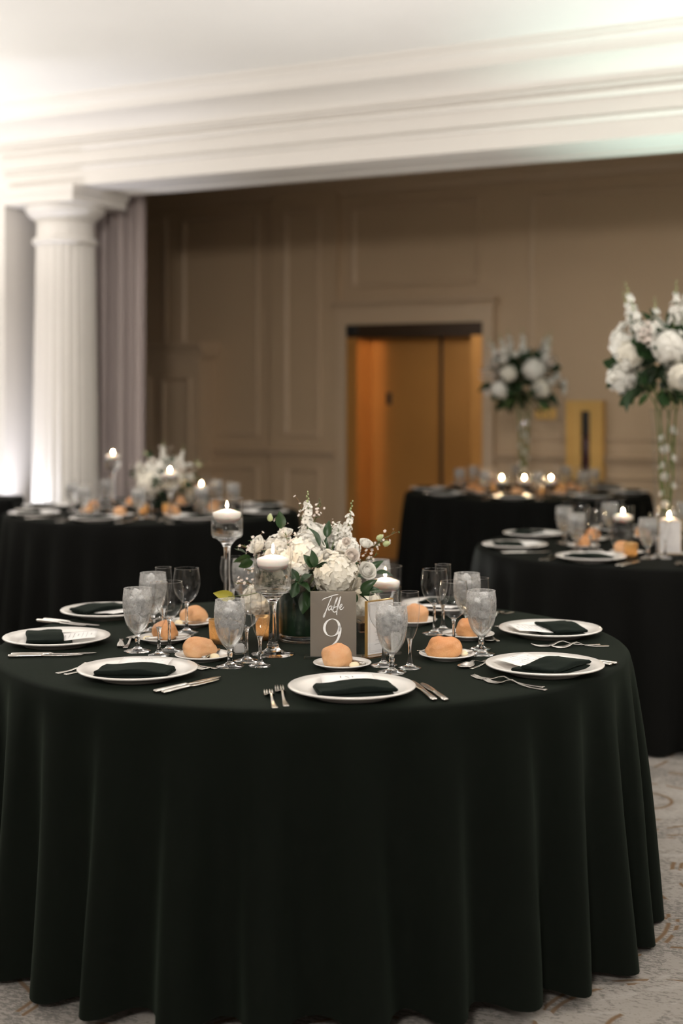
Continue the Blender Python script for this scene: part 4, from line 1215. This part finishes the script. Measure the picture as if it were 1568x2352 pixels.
def main_bouquet(name, label, x, y, seed=0, detail=1.0):
    b = thing(name, label, 'bouquet', (x, y, TOP), (0, 0, 0), 'low white bouquets')
    rnd = random.Random(seed)
    H = [((.094, -.130, .212), .062, 'petal_cream', (.3, -1, .15)), ((-.055, -.085, .240), .042, 'petal', (-.5, -1, .2)), ((-.02, -.120, .215), .036, 'petal', (-.3, -1, 0)), ((.125, -.06, .275), .038, 'petal', (.4, -.6, .8)), ((-.07, .0, .265), .048, 'petal', (-.5, -.5, .8)), ((.02, .01, .305), .042, 'petal', (0, -.5, 1)), ((.006, -.085, .266), .056, 'petal', (-.1, -1, .4)), ((-.079, .050, .215), .055, 'petal_cream', (-.6, .2, .6)),
         ((.178, .075, .090), .050, 'petal_cream', (1, -.3, -.2)), ((-.145, .110, .105), .048, 'petal_cream', (-1, -.2, -.1)), ((.075, .035, .285), .052, 'petal', (.2, -.2, 1)), ((-.03, -.02, .20), .06, 'petal_cream', (-.3, -.6, .4)), ((.10, .02, .19), .065, 'petal_cream', (.5, .2, .4))]
    for i, (p, r, m, d) in enumerate(H):
        place(ob('hydrangea', hydrangea_mesh(r, int(135 * detail), m, i + seed), b), p, look(d))
    for i, (p, r, m, d) in enumerate([((.138, -.135, .262), .026, 'petal_blush', (.12, -1, .25)), ((.124, -.105, .300), .015, 'petal_blush', (0, -1, .5)), ((.178, -.100, .212), .032, 'petal', (.5, -1, .55)), ((-.124, -.065, .282), .034, 'petal', (-.8, -.5, .55)),
                                      ((-.053, -.050, .312), .027, 'petal', (-.1, -.4, 1)), ((-.085, -.108, .258), .026, 'petal', (-.4, -1, .5)), ((.178, -.040, .282), .024, 'petal', (.3, -.5, .9)), ((.068, -.135, .262), .022, 'petal', (0, -1, .5)), ((-.03, -.115, .225), .024, 'petal', (-.4, -1, .1))]):
        rose(b, p, d, r, m, 'rose', seed + i)
    for i, (p, q_) in enumerate([((.215, -.015, .297), (.235, -.02, .318)), ((-.100, -.015, .352), (-.102, -.018, .388)), ((.232, -.02, .283), (.262, -.02, .296))]):
        bd = ob('lisianthus_bud', BUD, b); place(bd, p, look(Vector(q_) - Vector(p)), .022)
        bd['label'] = 'pale green closed bud'
        ob('petal', ROSE[('petal', ((0.14, 3), (.32, 3), (.50, 4), (.72, 5), (.95, 5)))][1][0], bd, (0, 0, .2), (0, 0, 1), (.8, .8, .8))
    snapdragon(b, (.010, -.015, .325), (.010, -.012, .437), 17, .019, seed + 1)
    snapdragon(b, (.122, -.035, .298), (.141, -.032, .412), 16, .017, seed + 2)
    snapdragon(b, (.085, -.03, .285), (.105, -.012, .345), 10, .016, seed + 3, 1.1)
    for i, (a, t_, n) in enumerate([((-.08, 0, .22), (-.19, -.015, .285), 26), ((-.07, 0, .24), (-.150, -.02, .300), 18), ((-.06, -.02, .17), (-.195, -.06, .175), 22), ((-.05, -.02, .19), (-.165, -.07, .215), 20), ((.0, 0, .32), (-.012, 0, .405), 14), ((.02, 0, .32), (.048, .005, .405), 14), ((-.06, 0, .28), (-.075, -.015, .365), 12),
                                  ((.0, -.12, .23), (-.015, -.172, .190), 14), ((.15, 0, .25), (.245, -.015, .300), 12), ((.14, -.02, .22), (.205, -.03, .250), 14), ((.06, 0, .29), (.085, -.02, .345), 14), ((-.03, -.06, .26), (-.050, -.098, .318), 12), ((.15, .0, .26), (.275, -.02, .322), 3)]):
        waxflower(b, a, t_, n, .026, seed * 20 + i, .0055, 'wax_pink', 12)
    LV = [((-.066, -.06, .335), (-.06, -.15, 1), 1.05, 0.2), ((.030, -.165, .235), (-.55, -.12, .75), 1.0, .1), ((.032, -.165, .235), (-.05, 0, 1), 1.0, .6), ((.036, -.165, .235), (.75, -.1, .5), .85, -.5), ((.038, -.165, .240), (.85, -.1, .15), .8, 2.2), ((.045, -.12, .290), (-.2, 0, 1), 1.1, .9), ((.067, -.07, .31), (.1, 0, 1), .9, 0),
          ((-.012, -.175, .195), (-.35, -.2, .75), .9, .2), ((-.010, -.178, .195), (.8, -.3, .55), 1.0, -.2), ((-.012, -.178, .193), (.45, -.5, -.05), .9, .4), ((-.016, -.18, .195), (-.3, -.5, -.9), 1.05, .3), ((-.02, -.17, .20), (-.9, -.2, .3), .8, 0), ((.0, -.11, .16), (.1, -.35, -.9), 1.35, .1), ((.02, -.11, .165), (-.25, -.35, -.9), 1.1, -.3),
          ((.165, -.15, .165), (.65, -.4, .6), 1.0, .5), ((.168, -.15, .160), (.9, -.4, .35), 1.05, .3), ((.165, -.15, .158), (1, -.4, .05), .95, .5), ((.160, -.15, .155), (.7, -.4, -.35), .95, .2), ((.150, -.15, .16), (-.2, -.3, -.8), .8, 0), ((.19, -.05, .21), (.6, -.2, .6), .9, .3), ((.21, -.03, .20), (1, 0, .2), .9, .3),
          ((-.17, .0, .255), (-1, -.2, .5), .9, .4), ((-.155, -.02, .245), (-1, -.1, -.1), 1.1, .7), ((-.15, -.02, .235), (-1, -.1, -.35), 1.0, .9), ((-.09, -.08, .255), (-.6, -.6, .6), .8, .2)]
    for p, d, s, rl in LV: add_leaf(b, p, d, s, rl, None, rnd)
    for i in range(46):
        a = rnd.uniform(0, 2 * PI); e = rnd.uniform(-.35, 1.1)
        d = Vector((math.cos(a) * math.cos(e), math.sin(a) * math.cos(e), math.sin(e)))
        p = Vector((.03, -.02, .19)) + Vector((d.x * .10, d.y * .085, d.z * .075))
        add_leaf(b, p, d, rnd.uniform(.75, 1.05), rnd.uniform(-1, 1), None, rnd)
    g = G()
    for i in range(14):
        a = i * 2.4; g.tube([(.04 * math.cos(a), .04 * math.sin(a), .04), (.05 * math.cos(a), .05 * math.sin(a), .15), (.03 + .085 * math.cos(a), -.02 + .075 * math.sin(a), .21)], .0022, 5)
    tag(ob('stems', g.me('bouquet_stems', M['stem']), b), kind='stuff')
    return b
mb = main_bouquet('bouquet', 'low bouquet of white hydrangea, roses and snapdragons, table with the number sign', VX, VY, 1)
yl = ob('trailing_stem', G().tube([(-.02, -.06, .15), (-.09, -.10, .165), (-.16, -.125, .150), (-.215, -.14, .148)], [.0018, .0016, .0013, .0009], 5).me('trailing_stem', M['stem']), mb)
add_leaf(yl, (-.195, -.135, .143), (-1, -.15, .28), 1.0, -1.1, LEAF_Y)
cb_ = main_bouquet('bouquet', 'low bouquet of white hydrangea and roses, table beside the fluted column', -1.13, 8.95, 5, .6)
for i, (p, r, d) in enumerate([((-.06, -.10, .175), .085, (-.2, -1, .2)), ((.06, -.12, .20), .07, (.3, -1, .3)), ((-.11, -.02, .22), .06, (-.8, -.6, .4))]):
    place(ob('hydrangea', hydrangea_mesh(r, 70, 'petal_cream', 70 + i), cb_), p, look(d))

def tall_arrangement(tk, x, y, label_v, label_b, seed, h=.655, rot=0.0, nh=10, leaves=130):
    v = thing('trumpet_vase', label_v, 'vase', (x, y, TOP + .0005), (0, 0, 0), 'tall glass vases')
    g = G().lathe([(0, .012), (.050, .012), (.055, .02), (.057, .10), (.063, .35), (.071, .55), (.082, h)], 40); ring(g, .082, h, .0016, 40)
    ob('glass_wall', g.me('tall_vase_glass', M['glass']), v)
    ob('thick_base', G().lathe([(0, 0), (.066, 0), (.068, .004), (.058, .012), (.052, .03), (0, .032)], 40).me('tall_vase_base', M['solid']), v)
    K = 1.27
    b = thing('tall_bouquet', label_b, 'bouquet', (x, y, TOP + h), (0, 0, rot), 'tall white bouquets')
    b.scale = (K, K, K)
    rnd = random.Random(seed)
    sp = []
    for i in range(7):
        a = i * .9; sp.append(ob('stem', G().tube([(.03 / K * math.cos(a), .03 / K * math.sin(a), (-h + .06) / K), (.035 / K * math.cos(a + 2), .035 / K * math.sin(a + 2), -h * .5 / K), (.05 / K * math.cos(a + 1), .05 / K * math.sin(a + 1), 0), (.09 * math.cos(a), .09 * math.sin(a), .10)], .0028, 6).me('tall_stem', M['stem']), b))
    # blossoms that stand inside the vase
    for i in range(11):
        rose(b, (.018 * math.cos(i * 2.1), .018 * math.sin(i * 2.1), (-.10 - i * .044) / K), (math.cos(i * 2.1), math.sin(i * 2.1) - .6, .4), .022 - .0005 * i, 'petal', 'vase_blossom', seed + i)
    C = Vector((0, 0, .17))
    def dirn(az, el): return Vector((math.cos(az) * math.cos(el), math.sin(az) * math.cos(el), math.sin(el)))
    ga = PI * (3 - 5 ** .5)
    hy = [(-85, -.30, .058), (-100, .42, .064), (-150, .25, .050), (-172, -.32, .056), (-20, -.1, .058), (60, .1, .058), (130, .0, .058), (-130, .85, .05), (10, .6, .055), (170, .5, .05)]
    for i, (az, el, r) in enumerate(hy[:nh]):
        d = dirn(R(az + rot * 0), el)
        place(ob('hydrangea', hydrangea_mesh(r, 70, 'petal' if i % 2 else 'petal_cream', seed * 10 + i), b), C + Vector((d.x * .185, d.y * .185, d.z * .16)), look(d))
    for i in range(16):
        el = -.35 + 1.5 * ((i * .618) % 1); d = dirn(i * ga * 1.7 + seed, el)
        rose(b, C + Vector((d.x * .235, d.y * .235, d.z * .19)), d, rnd.uniform(.026, .036), 'petal' if i % 3 else 'petal_blush', 'rose', seed + i, ((0.14, 3), (.4, 3), (.68, 4), (.95, 5)))
    for i in range(8):
        az = i * 2 * PI / 8 + .35 + seed; d = dirn(az, .75 + .25 * math.sin(i * 2.3))
        snapdragon(b, C + d * .19, C + d * .19 + (d * .5 + Vector((0, 0, .7))).normalized() * .16, 13, .024, seed + i)
    for i in range(leaves):
        el = rnd.uniform(-.75, 1.2); d = dirn(rnd.uniform(0, 2 * PI), el)
        k = rnd.uniform(.04, .20)
        dd = (d + Vector((rnd.uniform(-.5, .5), rnd.uniform(-.5, .5), rnd.uniform(-.6, .3)))).normalized()
        add_leaf(b, C + Vector((d.x * k, d.y * k, d.z * k * .8)), dd, rnd.uniform(1.3, 1.9), rnd.uniform(-1.5, 1.5), None, rnd)
    for i in range(30):
        az = rnd.uniform(0, 2 * PI)
        d = Vector((math.cos(az), math.sin(az), -1.1))
        add_leaf(b, C + Vector((math.cos(az) * rnd.uniform(.05, .15), math.sin(az) * rnd.uniform(.05, .15), rnd.uniform(-.13, -.05))), d, rnd.uniform(1.3, 1.8), rnd.uniform(-1, 1), LEAF_M if i % 3 == 0 else None, rnd)
    for i in range(10):
        d = dirn(i * 2.1 + seed, .1 + .9 * ((i * .38) % 1))
        waxflower(b, C + d * .12, C + Vector((d.x * .265, d.y * .265, d.z * .24)), 20, .03, seed * 50 + i, .008, 'wax_pink', 6)
tall_arrangement('tall', 1.56, 6.83, 'tall clear glass vase of flower stems, taller in view, cut by the frame edge', 'large white bouquet in the taller glass vase, cut by the frame edge', 2)
tall_arrangement('lift', 1.37, 10.70, 'tall clear glass vase in front of the wall by the elevator', 'round white and green bouquet in the far vase by the elevator', 3, .62, 0.4, 4, 170)
